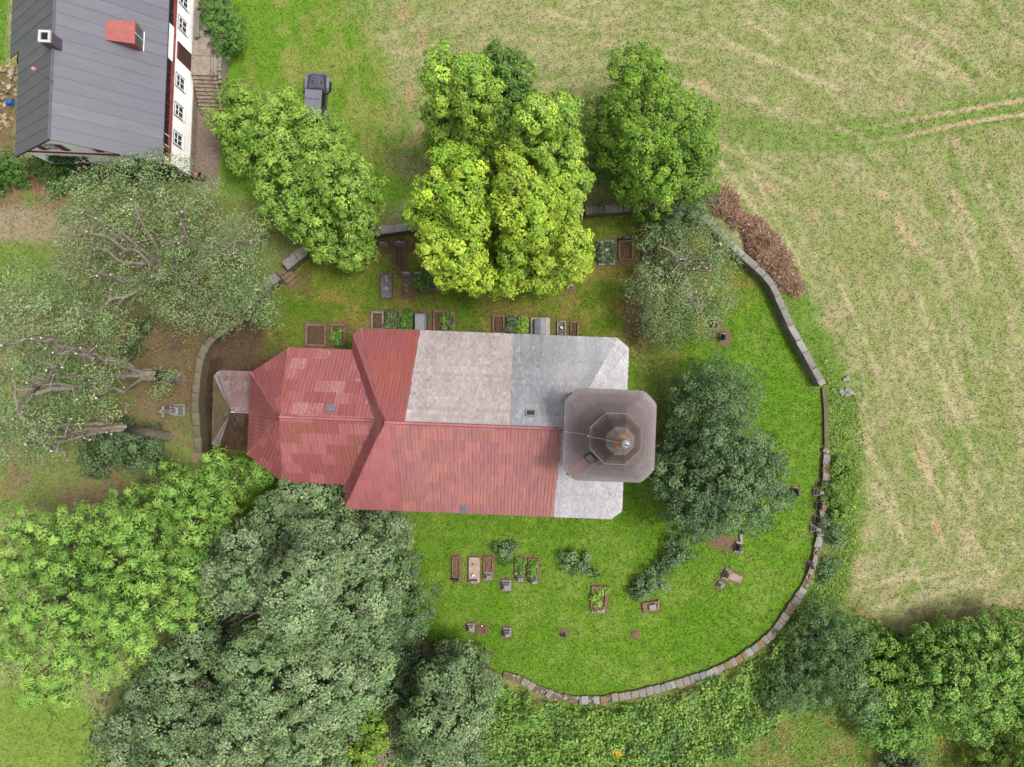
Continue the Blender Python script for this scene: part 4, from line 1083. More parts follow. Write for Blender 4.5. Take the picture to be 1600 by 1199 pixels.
for i in range(8): tp_.box((-.56 + i * .16, -.75, 1.79), (.05, 2.2, .02))
top = tp_.build('ribbed_roof', M_TOP, car)
MB().tube([(-.62, -.25, 1.815), (-.2, -.33, 1.82), (.2, -.33, 1.82), (.62, -.25, 1.815)], .014, 5).build('roof_seam', M_BLACK, top)
for sx in (-1, 1):
    d = MB(); d.prism([(sx * .775, -.62), (sx * .8, -.62), (sx * .8, .45), (sx * .775, .45)] if sx > 0 else [(sx * .8, -.62), (sx * .775, -.62), (sx * .775, .45), (sx * .8, .45)], .55, 1.0)
    d = d.build('door', M_PAINT, car); MB().box((sx * .81, -.48, .86), (.03, .16, .04)).build('handle', M_BLACK, d)
    MB().box((sx * .93, .44, 1.08), (.2, .1, .16), 0, .02).tube([(sx * .78, .44, 1.12), (sx * .9, .44, 1.14)], .02, 5).build('mirror', M_BLACK, car)
    MB().add if False else None
    w_ = MB(); w_.add([(sx * .755, -1.8, 1.05), (sx * .755, -.68, 1.05), (sx * .665, -.7, 1.62), (sx * .665, -1.7, 1.62)], [(0, 1, 2, 3)]); w_.build('side_window', M_CGLASS, car)
    for yy, nm in ((1.35, 'front'), (-1.35, 'rear')):
        fe = MB(); fe.add([(sx * .78, yy - .62, .86), (sx * .98, yy - .62, .78), (sx * .98, yy - .4, .98), (sx * .78, yy - .4, 1.0), (sx * .98, yy + .42, .98), (sx * .74, yy + .5, 1.0), (sx * .95, yy + .6, .8), (sx * .70, yy + .62, .82)],
                          [(0, 1, 2, 3), (3, 2, 4, 5), (5, 4, 6, 7)])
        fo = fe.build('fender', mat('fender_grey', C(134, 134, 146), C(120, 120, 132), 3, .45), car); so = fo.modifiers.new('s', 'SOLIDIFY'); so.thickness = .05
        wh = MB().lathe([(.22, -.12), (.36, -.12), (.39, -.08), (.39, .08), (.36, .12), (.22, .12)], 22, (0, 0, 0), axis='x').build('wheel', M_TYRE, car); wh.location = (sx * .82, yy, .39)
        ri = MB().lathe([(.05, .08), (.2, .1), (.22, .125), (.22, -.1)], 16, (0, 0, 0), axis='x').build('rim', M_TIN, wh)
        if sx < 0: ri.rotation_euler = (0, 0, math.pi)
    MB().lathe([(.1, 0), (.1, .05), (.04, .07)], 14, (0, 0, 0)).build('headlight', mat('headlight_glass', C(214, 216, 220), C(190, 192, 196), 4, .15), car)
    hl = car.children[-1]; hl.location = (sx * .4, 1.95, .82); hl.rotation_euler = (-math.pi / 2, 0, 0)
MB().prism([(-.9, 1.98), (.9, 1.98), (.7, 2.2), (.3, 2.27), (-.3, 2.27), (-.7, 2.2)], .5, .72).build('front_bumper', mat('bumper_grey', C(112, 112, 120), C(96, 96, 104), 3, .5), car)
MB().box((0, -2.1, .5), (1.7, .18, .2)).build('rear_bumper', M_BLACK, car)
MB().box((0, 1.965, .62), (1.1, .03, .4)).build('grille', M_BLACK, car)
sw_ = MB().lathe([(.2, -.1), (.36, -.1), (.39, 0), (.36, .1), (.2, .1)], 20, (0, 0, 0)).build('spare_wheel', M_TYRE, car); sw_.location = (.1, -2.12, .98); sw_.rotation_euler = (math.pi / 2, 0, 0)
exclude_rect(cpz[0], cpz[1], 1.9, 4.3, -R(4))
# ------------------------------------------------------------ graves
gr = random.Random(21)
GRAVE_RECTS = []
M_FLOW_W = mat('white_flower', (.7, .7, .68), (.6, .6, .58), 4, .7); M_FLOW_Y = mat('yellow_flower', C(240, 220, 90), C(220, 190, 60), 4, .7)

def small_plants(root, w, l, n, sty, seed, z=.1, cx=0, cy=0):
    lv = Leaves(seed); lob = []
    for i in range(n):
        r = gr.uniform(.16, .3); lob.append(((cx + gr.uniform(-.5, .5) * max(w - .35, .02), cy + gr.uniform(-.5, .5) * max(l - .35, .02), z + r * .4), r, r))
    st = dict(STY['shrub']); st.update(sp=.16, cr=.13, m=24, L=.10, W=.06, fill=300); STY['tmp'] = st
    st['c'] = STY[sty]['c']; st['c2'] = STY[sty]['c2']
    crown(lv, lob, 'tmp')
    link('grave_plant', lv.mesh('grave_plant'), M_FOL, root); LEAF_TOTAL[0] += lv.count()

def headstone(root, x, y, w, d, h, m, style=0, plinth=True):
    """upright stone on a stepped base; style 0 slab with sloping shoulders, 1 block, 2 cross topped"""
    if plinth: MB().box((x, y, -.03), (w * 1.25, d * 1.5, .22), 0, .03, .01).build('plinth', M_GRANITE, root)
    s_ = MB(); z = .18 if plinth else -.03
    if style == 0:
        s_.box((x, y, z), (w, d, h * .8), 0, 0, .006, .96); s_.box((x, y, z + h * .8 - .005), (w * .94, d * .9, h * .2), 0, .05, .006, .7)
    elif style == 1:
        s_.box((x, y, z), (w, d, h * .55), 0, .04, .012, .88); s_.box((x, y, z + h * .55 - .01), (w * .72, d * .72, h * .45), 0, .06, .012, .8)
    else:
        s_.box((x, y, z), (w, d, h * .5), 0, .03, .01, .85); s_.box((x, y, z + h * .48), (.12, .1, h * .6)); s_.box((x, y, z + h * .8), (.42, .09, .11))
    s_.build('headstone', m, root)

def kerb(root, w, l, m, t=.14, h=.2, fill=M_SOIL):
    for (x, y, a, b) in ((0, -l / 2 + t / 2, w, t), (0, l / 2 - t / 2, w, t), (-w / 2 + t / 2, 0, t, l - 2 * t - .008), (w / 2 - t / 2, 0, t, l - 2 * t - .008)):
        MB().box((x, y, -.04), (a, b, h + .04 + gr.uniform(-.02, .02)), gr.gauss(0, .012), .02, .012).build('kerb', m, root)
    mb = MB(); n = 5; V = []; F = []
    for j in range(n + 1):
        for i in range(n + 1):
            e = 0 if i in (0, n) or j in (0, n) else 1
            V.append((-w / 2 + t + (w - 2 * t) * i / n, -l / 2 + t + (l - 2 * t) * j / n, .03 + e * gr.uniform(.02, .1)))
    for j in range(n):
        for i in range(n): q = j * (n + 1) + i; F.append((q, q + 1, q + n + 2, q + n + 1))
    mb.add(V, F); mb.build('soil', fill, root)

def grave(u, v, w, l, label, rz=0.0, km=None, slab=None, head=None, fill=M_SOIL, plants=None, extra=None, cat='grave', name='grave', kt=.14, slab_h=.3):
    """w, l in picture units on the ground; head = (offset along the grave in metres, w, d, h, material, style)"""
    p = P(u, v, 0); w /= PXM; l /= PXM
    root = thing(name, label, cat, p, rz, 'graves round the church'); exclude_rect(p[0], p[1], w + .1, l + .1, rz); GRAVE_RECTS.append(EXC.pop())
    if km: kerb(root, w, l, km, kt, .2, fill)
    if slab:
        MB().box((0, 0, -.03), (w, l, slab_h), 0, .03, .01).build('slab', slab, root)
    if head:
        hy, hw_, hd_, hh_, hm_, hs_ = head; headstone(root, 0, hy, hw_, hd_, hh_, hm_, hs_)
    if plants: small_plants(root, w, l, plants[0], plants[1], int(u * 7 + v), .1)
    if extra: extra(root)
    return root

def vase(root, x, y, z, m=M_FLOW_W, r=.07):
    MB().lathe([(r * .7, z), (r, z + .12), (r * .8, z + .2)], 8, (x, y, 0)).build('vase', M_GRANITE, root)
    b = MB()
    for i in range(7): b.box((x + gr.uniform(-.1, .1), y + gr.uniform(-.1, .1), z + .18 + gr.uniform(0, .08)), (.07, .07, .05), gr.uniform(0, 3), .015)
    b.build('flowers', m, root)

# north of the church
def gv(*a, **k): return grave(*a, **k)
gv(599, 383, 10, 10, 'small white headstone with no bed at the north wall', head=(0, .5, .22, .75, M_GRANITE, 0), km=None)
gv(625, 401, 15, 36, 'long litter covered grave with a grey stone at its wall end', head=(1.05, .62, .3, .7, M_GRANITE, 1), km=M_RUST, fill=M_LITTER, kt=.08)
def patches(root):
    for (x, y, r) in ((0, .72, .13), (.05, .45, .14), (.02, -.2, .17)): MB().lathe([(r, .26), (r * .8, .285)], 12, (x, y, 0)).build('lichen_disc', M_GRANITE, root)
gv(604.5, 448, 18, 37, 'dark stained flat slab with round pale marks', slab=M_SLAB, rz=R(1), extra=patches)
def stones(root):
    for i in range(26):
        a = gr.uniform(.07, .15); MB().box((gr.uniform(-.3, .3), gr.uniform(-.6, .55), .05), (a, a * .8, a * .6), gr.uniform(0, 3), a * .15, .01).build('stone', gr.choice((M_SAND, M_GRANITE, M_RUST)), root)
gv(637, 447, 16, 34, 'grave heaped with loose brown stones behind a pale headstone', head=(.95, .62, .26, .7, M_GRANITE, 0), km=M_RUST, extra=stones, kt=.1, rz=R(2))
gv(655, 444, 17, 32, 'grave overgrown with leafy green plants between two headstones', head=(.85, .55, .2, .4, M_SAND, 0), km=M_RUST, plants=(14, 'shrub'), kt=.1, rz=R(2))
gv(674, 439, 17, 32, 'dark oval planted grave under the edge of the maples', head=(.85, .66, .3, .6, M_GRANITE_D, 1), km=M_RUST, plants=(5, 'dark'), kt=.12, rz=R(4))
gv(494, 524, 34, 36, 'broad brown kerbed double grave full of dead leaves', km=M_RUST, fill=M_LITTER, rz=R(-1), kt=.22)
gv(529, 523, 24, 34, 'narrower brown kerbed grave with a green tuft and white lamp', km=M_RUST, fill=M_LITTER, plants=(5, 'hedge'), kt=.2, extra=lambda r: vase(r, .0, -.55, .05))
gv(590, 502, 20, 30, 'grey L shaped kerb grave with bare brown bed at the eaves', km=M_KERB, fill=M_LITTER, kt=.16)
gv(611, 501, 18, 30, 'shrub filled dark grave next to the grey kerb bed', km=M_RUST, plants=(18, 'dark'), kt=.1)
gv(633, 501, 22, 30, 'grave bed hidden beneath bright green bushes', km=M_RUST, plants=(22, 'shrub'), kt=.1)
def tombtop(w, l, m):
    def f(root):
        s_ = MB(); s_.add([(-w / 2, -l / 2, .25), (w / 2, -l / 2, .25), (w / 2, l / 2, .25), (-w / 2, l / 2, .25), (-w / 2, -l / 2, .75), (w / 2, -l / 2, .75), (w / 2, l / 2, .75), (-w / 2, l / 2, .75), (0, -l / 2, .98), (0, l / 2, .98)],
                         [(0, 1, 5, 8, 4), (3, 7, 9, 6, 2), (4, 8, 9, 7), (8, 5, 6, 9), (0, 4, 7, 3), (1, 2, 6, 5)])
        s_.build('gabled_lid', m, root)
    return f
M_TOMB = mat('blue_grey_tomb', C(158, 162, 168), C(132, 136, 142), 2, .6); M_TOMBB = mat('pale_tomb_base', C(206, 200, 186), C(178, 170, 152), 3, .85)
def boxlid(root):
    MB().box((-.02, 0, .27), (.8, 1.5, .5), 0, .04).build('lid', M_TOMB, root); MB().box((.42, 0, .27), (.05, 1.5, .3)).build('rim', M_GRANITE, root)
gv(658, 506, 21, 34, 'flat topped blue grey box tomb beside the nave eaves', slab=M_GRANITE_D, extra=boxlid)
def dbl(root):
    MB().box((0, 0, 0), (.08, 1.4, .2)).build('divider', M_SAND, root); MB().box((.42, -.1, .05), (.4, .6, .12), R(3), .02).build('tablet', M_GRANITE_D, root)
gv(694, 503, 34, 34, 'double grave in brown kerbs with a small dark tablet', km=M_RUST, fill=M_LITTER, plants=(4, 'hedge'), extra=dbl, kt=.16)
gv(779, 508, 20, 30, 'brown kerbed bed with dry litter east of a green grave row', km=M_RUST, fill=M_LITTER, kt=.18)
gv(798, 509, 15, 30, 'low grave covered by dense dark green ground plants', km=M_RUST, plants=(14, 'dark'), kt=.1)
gv(816, 509, 17, 28, 'grave with a bright fern green plant and brown headboard', km=M_RUST, plants=(10, 'walnut'), head=(.6, .6, .16, .35, M_RUST, 0), kt=.1)
gv(844, 512, 30, 30, 'pale base tomb with a gabled blue grey lid', slab=M_TOMBB, extra=tombtop(.95, 1.35, M_TOMB), slab_h=.28)
gv(877, 515, 14, 26, 'small grey kerb grave with ash coloured bed', km=M_KERB, fill=M_SLAB, kt=.13, extra=lambda r: vase(r, 0, .1, .08))
gv(897, 516, 13, 26, 'small brown kerb grave with litter beside the grey one', km=M_RUST, fill=M_LITTER, kt=.12)
def nf(root):
    for i in range(4): MB().lathe([(.05, .2), (.07, .32), (.04, .36)], 8, (-.4 + i * .24, .86, 0)).build('lantern', (M_FLOW_W, M_GRANITE_D)[i > 0], root)
    b = MB()
    for i in range(9): b.box((gr.uniform(-.2, .2), gr.uniform(-.2, .4), .32), (.08, .08, .06), gr.uniform(0, 3), .02)
    b.build('flowers', M_FLOW_W, root)
gv(947, 396, 26, 38, 'pale kerbed grave planted green with white flowers beside the maples', km=M_KERB, plants=(26, 'dark'), extra=nf, kt=.16, rz=R(2))
gv(977, 390, 22, 34, 'shaded brown grave with a dark headstone east of the planted one', km=M_RUST, fill=M_LITTER, head=(.8, .75, .25, .8, M_GRANITE_D, 0), kt=.1)
gv(1013, 397, 22, 26, 'dark edged grave half under the grey green shrub', km=M_GRANITE_D, fill=M_LITTER, kt=.1)
gv(891, 449, 12, 9, 'small brown broken grave marker under the maple rim', head=(0, .45, .2, .35, M_RUST, 1), km=None)
# east of the tower
def soilpad(w, l):
    def f(root):
        m = MB(); n = 14; V = [(0, 0, .06)] + [(w / 2 * math.cos(2 * math.pi * i / n) * gr.uniform(.75, 1.1), l / 2 * math.sin(2 * math.pi * i / n) * gr.uniform(.75, 1.1), .012) for i in range(n)]
        m.add(V, [(0, 1 + i, 1 + (i + 1) % n) for i in range(n)]); m.build('soil', M_SOIL, root)
    return f
gv(1119, 507, 16, 14, 'dark headstone in bare soil south of the lopped eastern tree', rz=R(-100), head=(-.2, .7, .2, .8, M_GRANITE_D, 0), extra=soilpad(1.2, 1.2))
gv(1132, 528, 18, 14, 'second dark headstone in bare soil with grey sides', rz=R(-95), head=(-.2, .55, .3, .8, M_GRANITE_D, 1), extra=soilpad(1.2, 1.2))
gv(1241, 768, 12, 10, 'lone dark headstone with pale edge beside the dark bushy tree', rz=R(-88), head=(0, .6, .22, .8, M_GRANITE_D, 0), extra=soilpad(.9, 1.1))
gv(1277, 768, 11, 10, 'tilted pale stone block north of the framed wall stones', head=(0, .6, .45, .7, M_GRANITE, 1))
gv(1277, 790, 9, 9, 'pale framed dark tablet stone by the crumbling wall', rz=R(-90), head=(0, .5, .2, .7, M_GRANITE_D, 0))
gv(1275, 811, 10, 8, 'dark tablet with pale rim next to the warm brown block', rz=R(-90), head=(0, .5, .25, .75, M_GRANITE_D, 1))
gv(1273, 825, 13, 10, 'warm brown gravestone block against the crumbling wall', head=(0, .65, .4, .6, M_SAND, 1))
gv(1266, 882, 11, 10, 'grey tablet gravestone leaning where the wall bends', rz=R(-70), head=(0, .55, .2, .7, M_GRANITE, 0))
gv(1131, 848, 38, 20, 'bare brown grave with broken grey stones at its end', rz=R(-12), extra=lambda r: (soilpad(1.9, 1.0)(r), headstone(r, 1.15, -.1, .35, .6, .7, M_GRANITE_D, 1), headstone(r, 1.45, -.45, .4, .3, .35, M_GRANITE, 1, False), MB().box((1.3, .6, -.02), (.22, .9, .2), R(20), .03, .02).build('fallen_stone', M_GRANITE, r)))
gv(1135, 897, 12, 16, 'pale topped dark gravestone beside a flat brown slab', rz=R(-25), head=(0, .45, .6, .75, M_SAND, 1), extra=soilpad(1.0, 1.2))
gv(1150, 903, 18, 12, 'flat brown slab lying next to the pale topped stone', rz=R(-20), slab=M_SAND, slab_h=.15)
gv(1125, 914, 11, 10, 'small grey stone stump below the pale topped stone', rz=R(-30), head=(0, .45, .35, .4, M_GRANITE, 1))
gv(1016, 947, 26, 15, 'broken hollow stone base below the row of dark shrubs', rz=R(8), slab=M_RUST, slab_h=.25, extra=lambda r: (MB().box((.1, 0, .2), (.55, .45, .3), R(5), .04, .02).build('block', M_GRANITE, r), MB().box((.62, .12, -.02), (.1, .7, .35), R(-15), .02, .02).build('upright', M_SAND, r)))
# south lawn
gv(713, 888, 13, 38, 'narrow brown kerbed grave with dark stone, westernmost on the south lawn', km=M_RUST, head=(-.85, .5, .22, .6, M_GRANITE_D, 0), kt=.12)
def pinks(root):
    vase(root, -.05, .42, .25, M_FLOW_Y, .09); vase(root, -.05, -.35, .25, M_FLOW_W, .1); MB().box((0, -.85, .2), (.5, .25, .6), 0, .05).build('headstone', M_GRANITE, root); MB().box((.38, 0, -.03), (.16, 2.05, .22), 0, .02).build('side_rim', M_SAND, root)
gv(741, 890, 17, 40, 'pinkish flat slab with yellow and white flowers', slab=mat('pink_slab', C(196, 174, 160), C(170, 148, 134), 3, .8), extra=pinks)
gv(763, 886, 16, 34, 'brown bed with grey square block beside the pinkish slab', km=M_RUST, head=(-.7, .55, .45, .5, M_GRANITE, 1), kt=.12)
gv(812, 888, 15, 32, 'grass grown kerbed grave with a pale cube stone', km=M_RUST, plants=(8, 'hedge'), head=(-.75, .5, .45, .6, M_GRANITE, 1), kt=.12)
gv(833, 889, 16, 34, 'grass grown kerbed grave with a taller layered stone', km=M_RUST, plants=(8, 'hedge'), head=(-.85, .5, .45, .9, M_GRANITE, 1), kt=.12)
gv(791, 914, 15, 16, 'lone grey block stone in front of the paired kerb graves', head=(0, .65, .6, .6, M_GRANITE, 1), extra=soilpad(1.1, 1.1), km=None)
gv(936, 934, 26, 36, 'wide brown kerbed grave with a leafy plant and rough stone', km=M_RUST, plants=(7, 'walnut'), head=(-.95, .85, .35, .5, M_SAND, 1), kt=.24, rz=R(-4))
gv(735.5, 980, 12, 13, 'pale square stone beside the rusty grate', head=(0, .5, .5, .5, M_GRANITE, 1), extra=soilpad(.9, .9))
def grate(root):
    for i in range(6): MB().box((-.36 + i * .145, 0, .08), (.04, .5, .05)).build('bar', M_RUST, root)
    MB().box((0, 0, -.01), (.9, .56, .07)).build('bed', M_SOIL, root); MB().lathe([(.05, .1), (.06, .2), (.02, .24)], 8, (.05, .32, 0)).build('lamp', M_FLOW_W, root)
gv(752, 983, 17, 12, 'rusty iron grave grate with a small white lamp', extra=grate)
gv(792, 987, 13, 15, 'pointed pale stone alone below the block stone', head=(0, .55, .5, .8, M_GRANITE, 1), extra=soilpad(.95, .95))
gv(881, 991, 10, 9, 'tiny dark leaning stone with a white foot', head=(0, .32, .2, .45, M_GRANITE_D, 0), extra=soilpad(.75, .7), rz=R(12))
m_ = thing('molehill', 'bare round soil mound on the south lawn', 'mound', P(993, 992, 0)); MB().lathe([(.38, 0), (.3, .07), (.15, .12), (.03, .14)], 14).build('soil', M_SOIL, m_); exclude_rect(*P(993, 992, 0)[:2], .6, .6)
gv(668, 1021, 14, 22, 'pale slab stone tilted under the southern trees', rz=R(65), slab=M_SAND, head=(.3, .5, .3, .4, M_GRANITE, 1))
gv(374, 806, 12, 34, 'mossy long kerb grave beneath the bright ash branches', rz=R(40), slab=M_STONE_D, extra=lambda r: (MB().box((.35, .5, -.03), (.3, .5, .4), R(10), .04, .02).build('stone', M_GRANITE, r)))
# wayside cross west of the wall
wc = thing('stone_cross', 'tall grey stone cross on a stepped pedestal west of the wall', 'stone cross', P(282, 641, 0), R(90))
MB().box((0, 0, -.03), (1.0, 1.0, .35), 0, .04, .01).box((0, 0, .3), (.75, .75, .9), 0, .05, .01, .9).build('pedestal', M_STONE, wc)
MB().box((0, 0, 1.15), (.4, .4, .8), 0, .04, .01, .8).box((0, 0, 1.9), (.2, .18, 1.3)).box((0, 0, 2.65), (.85, .17, .2)).build('cross', M_STONE, wc); exclude_rect(*P(282, 641, 0)[:2], 1, 1)
# steps through the north-western wall
ns_ = thing('stone_steps', 'short dark stone steps descending through the wall gap', 'steps', P(453, 434, 0), R(38), )
for i in range(4): MB().box((0, .55 - i * .36, -.03), (1.05, .35, .62 - .14 * i), 0, .02, .012).build('step', M_RUST, ns_)
exclude_rect(*P(453, 434, 0)[:2], 1.3, 1.8, R(38))
# planks, rubble and stick pile
pk = thing('plank_stack', 'low stack of reddish planks beside the lopped eastern tree', 'planks', P(1001, 500, 0), R(-18))
for i in range(4): MB().box((gr.uniform(-.05, .05), -.2 + i * .13, 0 if i % 2 else .05), (1.5, .11, .06), gr.gauss(0, .03)).build('plank', mat('red_plank', C(140, 84, 74), C(104, 62, 56), 4, .9), pk)
for i in range(13):
    a = gr.uniform(.22, .5); p = P(1322 + gr.gauss(0, 4), 610 + gr.gauss(0, 9), 0)
    o = MB().box((0, 0, -.04), (a, a * gr.uniform(.6, .9), a * .6), 0, a * .14, a * .08).build('rubble_stone', gr.choice((M_GRANITE, M_COP[0])))
    o.location = (p[0], p[1], 0); o.rotation_euler = (gr.gauss(0, .15), gr.gauss(0, .15), gr.uniform(0, 6)); tag(o, 'pale loose stone in the small heap at the field edge', 'stone', 'loose stones at the field edge')
for i in range(34):
    p = P(278 + gr.gauss(0, 7), 530 + gr.gauss(0, 10), 0); l = gr.uniform(.5, 1.2); a = gr.gauss(.9, .5); z = gr.uniform(.03, .35)
    o = MB().tube([(-l / 2, 0, 0), (0, gr.gauss(0, .05), gr.gauss(0, .03)), (l / 2, 0, gr.gauss(0, .04))], [.035, .035, .022], 6).build('stick', gr.choice((M_BARK, M_TWIG)))
    o.location = (p[0], p[1], z); o.rotation_euler = (0, gr.gauss(0, .1), a); tag(o, 'dry grey stick in the small pile by the western wall', 'stick', 'sticks piled by the western wall')
# ------------------------------------------------------------ trees and shrubs
SEED = [100]
JIT = random.Random(77)
def px_lobes(L):
    out = []
    for t in L:
        u, v, rp_, zt = t[:4]; zt += (JIT.uniform(-.2, .06) if zt > 7 else JIT.uniform(-.1, .05)) * zt; k = t[4] if len(t) > 4 else 1.15; rp_ *= (JIT.uniform(.74, .92) if zt > 7 else .88) if zt > 3 else .97
        r = rp_ * (H - zt) / S; rz = min(r * k, max(zt * .55, .3)); zc = zt - rz
        r = rp_ * (H - zc) / S
        out.append((P(u, v, zc), r, rz))
    return out

def branchy(mb, a, b, r0, r1, rdm, n=6, sag=.0, wob=.12):
    a = Vector(a); b = Vector(b); L = (b - a).length; pts = []
    for i in range(n + 1):
        t = i / n; p = a.lerp(b, t)
        if 0 < i < n: p += Vector((rdm.gauss(0, 1), rdm.gauss(0, 1), rdm.gauss(0, .6))) * L * wob * .35
        p.z += math.sin(math.pi * t) * sag * L; pts.append(p)
    mb.tube(pts, [r0 + (r1 - r0) * i / n for i in range(n + 1)], 6)
    return pts

def tree(name, label, cat, L, sty, base=None, tr=.28, gain=1.0, group=None, bark=None, trunk=True, foliage='crown'):
    SEED[0] += 1; rdm = random.Random(SEED[0])
    if group == 'hedge trees along the lower field edge': L = [(a[0], a[1], a[2], a[3] * .68) for a in L]
    lob = px_lobes(L)
    if base is None: b = np.mean([l[0][:2] for l in lob], axis=0)
    else: b = P(base[0], base[1], 0)[:2]
    root = thing(name, label, cat, (b[0], b[1], 0), 0, group)
    off = np.array((b[0], b[1], 0)); lob = [(c - off, r, rz) for c, r, rz in lob]
    top_lobes = [l for l in lob if not (len(lob) > 8 and sty in ('linden', 'ash') and rdm.random() < .16)]
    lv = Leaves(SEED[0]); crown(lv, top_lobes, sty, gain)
    zmax = max(c[2] + rz for c, r, rz in lob)
    if zmax > 7.5:                       # lower boughs under the top of the crown
        st = dict(STY[sty]); st.update(sp=st['sp'] * 1.3, L=st['L'] * 1.3, W=st['W'] * 1.4, m=int(st['m'] * .62), cr=st['cr'] * 1.25, fill=st['fill'] * .25, crev=.5, zmin=-.3); STY['low'] = st
        low = []
        for c, r, rz in lob:
            zl = max(1.6, (c[2] + rz) * JIT.uniform(.4, .56) - r * .6); k = JIT.uniform(.72, .9)
            low.append((np.array((c[0] * k, c[1] * k, zl)), r * 1.08, min(r, zl * .8)))
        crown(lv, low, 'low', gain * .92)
    LEAF_TOTAL[0] += lv.count()
    o = link(foliage, lv.mesh(foliage), M_FOL, root)
    if trunk:
        mb = MB(); zm = max(c[2] for c, r, z in lob); fork = Vector((0, 0, zm * .38)) + Vector(np.mean([c for c, r, z in lob], axis=0)) * .25; fork.z = zm * .38
        mb.tube([(0, 0, -.15), (0, 0, .2), fork * .5, fork], [tr * 1.5, tr * 1.1, tr, tr * .8], 9)
        for c, r, rz in lob:
            pts = branchy(mb, fork, c, tr * .5, tr * .14, rdm, 6)
            for k in range(3):
                d = rand_dirs(lv.rg, 1, -.1)[0]; e = Vector(c) + Vector(d * r * .8)
                branchy(mb, pts[rdm.randrange(3, 6)], e, tr * .16, .02, rdm, 4)
        mb.build('trunk', bark or M_BARK, root, smooth=True)
    return root

G_T = 'trees round the church'
tree('walnut_tree', 'light green tree with drooping leaflets overhanging the parked car', 'tree',
     [(372, 160, 32, 6), (352, 195, 26, 5.5), (392, 200, 42, 7.5), (440, 170, 34, 7.5), (478, 205, 30, 7.5), (522, 206, 24, 5.5), (430, 215, 40, 8), (375, 240, 24, 5)], 'walnut', (440, 245), .2, 1.0, G_T)
tree('walnut_tree', 'light green tree reaching over the wall above the long litter grave', 'tree',
     [(440, 265, 48, 9.5), (505, 255, 44, 9.5), (470, 310, 52, 10), (540, 290, 46, 9.5), (560, 335, 34, 8), (500, 355, 44, 8.5), (545, 385, 36, 6), (430, 325, 30, 8), (575, 300, 26, 7.5), (505, 388, 22, 5)], 'walnut', (520, 345), .26, .96, G_T)
tree('maple_tree', 'tall yellow green maple on the field side with shaded lower skirt', 'tree',
     [(690, 110, 32, 14, 1.2), (728, 118, 34, 14.5, 1.2), (705, 150, 36, 14, 1.2), (748, 155, 34, 14, 1.2), (738, 195, 32, 13, 1.2), (690, 180, 28, 11), (700, 215, 30, 9), (755, 225, 28, 9), (680, 225, 20, 8)], 'maple_g', (745, 260), .3, .95, G_T)
tree('maple_tree', 'dark green maple standing behind the yellow green field side maple', 'tree', [(775, 98, 26, 10.5), (800, 115, 28, 10.5), (795, 145, 26, 9), (815, 160, 18, 8), (770, 185, 26, 8)], 'maple2', (795, 210), .24, .88, G_T)
tree('maple_tree', 'yellow green maple with narrow crown in the middle of its group', 'tree',
     [(835, 180, 32, 14, 1.2), (872, 185, 32, 14, 1.2), (845, 222, 36, 14, 1.2), (885, 235, 32, 13.5, 1.2), (870, 262, 34, 12.5), (815, 215, 24, 12), (900, 285, 28, 9.5)], 'maple_g', (835, 285), .3, .97, G_T)
tree('maple_tree', 'brightest yellow maple leaning over the graves west of its twin', 'tree',
     [(700, 252, 26, 14.5, 1.3), (730, 268, 26, 14.5, 1.3), (675, 295, 28, 14, 1.2), (718, 305, 34, 15, 1.2), (655, 330, 28, 13, 1.2), (695, 345, 36, 14.5, 1.2), (738, 355, 26, 14, 1.2), (680, 385, 30, 12.5), (725, 395, 36, 14, 1.1), (745, 430, 28, 13, 1.1), (705, 425, 24, 11)], 'maple', (735, 400), .32, 1.08, G_T)
tree('maple_tree', 'yellow green maple spreading down towards the gabled lid tomb', 'tree',
     [(795, 250, 22, 15, 1.4), (808, 280, 30, 15, 1.3), (835, 310, 34, 14.5, 1.2), (800, 325, 28, 14, 1.2), (868, 305, 26, 13, 1.2), (835, 355, 38, 14.5, 1.1), (880, 350, 32, 13, 1.1), (895, 385, 32, 12.5), (860, 400, 34, 12), (908, 415, 22, 10), (805, 385, 30, 12), (805, 425, 34, 10.5), (850, 430, 28, 9.5), (780, 440, 20, 9), (768, 300, 18, 5), (768, 345, 18, 5), (772, 395, 18, 5), (775, 260, 18, 5)], 'maple', (830, 385), .34, .98, G_T)
tree('oak_tree', 'round mid green tree by the wall at the field edge', 'tree',
     [(985, 112, 34, 8.5), (1025, 120, 32, 9), (945, 175, 30, 7.5), (985, 165, 40, 10), (1035, 170, 44, 11), (1075, 190, 36, 10), (1000, 220, 46, 11.5), (1055, 230, 46, 11.5), (1095, 235, 30, 9), (960, 235, 34, 8.5), (985, 280, 34, 8.5), (1035, 280, 40, 10.5), (1085, 275, 34, 9.5), (930, 205, 18, 6), (1010, 100, 22, 7)], 'oak', (1010, 275), .34, .92, G_T)
tree('grey_shrub', 'grey green shrub between the round oak and the pale capped wall', 'shrub', [(1060, 325, 34, 5.0), (1090, 318, 26, 5.5), (1030, 345, 28, 4.2), (1075, 350, 30, 4.6), (1045, 360, 24, 3.6)], 'feather', (1045, 360), .12, .95)
tree('bushy_tree', 'dense dark green tree whose crown touches the tower', 'tree',
     [(1070, 705, 38, 8), (1115, 700, 40, 9.5), (1155, 700, 38, 9.5), (1195, 720, 34, 8.5), (1055, 750, 40, 8), (1100, 750, 48, 11), (1150, 750, 50, 11.5), (1200, 760, 36, 9), (1120, 800, 46, 10), (1170, 795, 40, 9.5), (1075, 800, 38, 8), (1105, 822, 20, 6.5), (1220, 775, 20, 7), (1040, 715, 22, 6)], 'dark', (1090, 735), .36, 1.0, G_T)
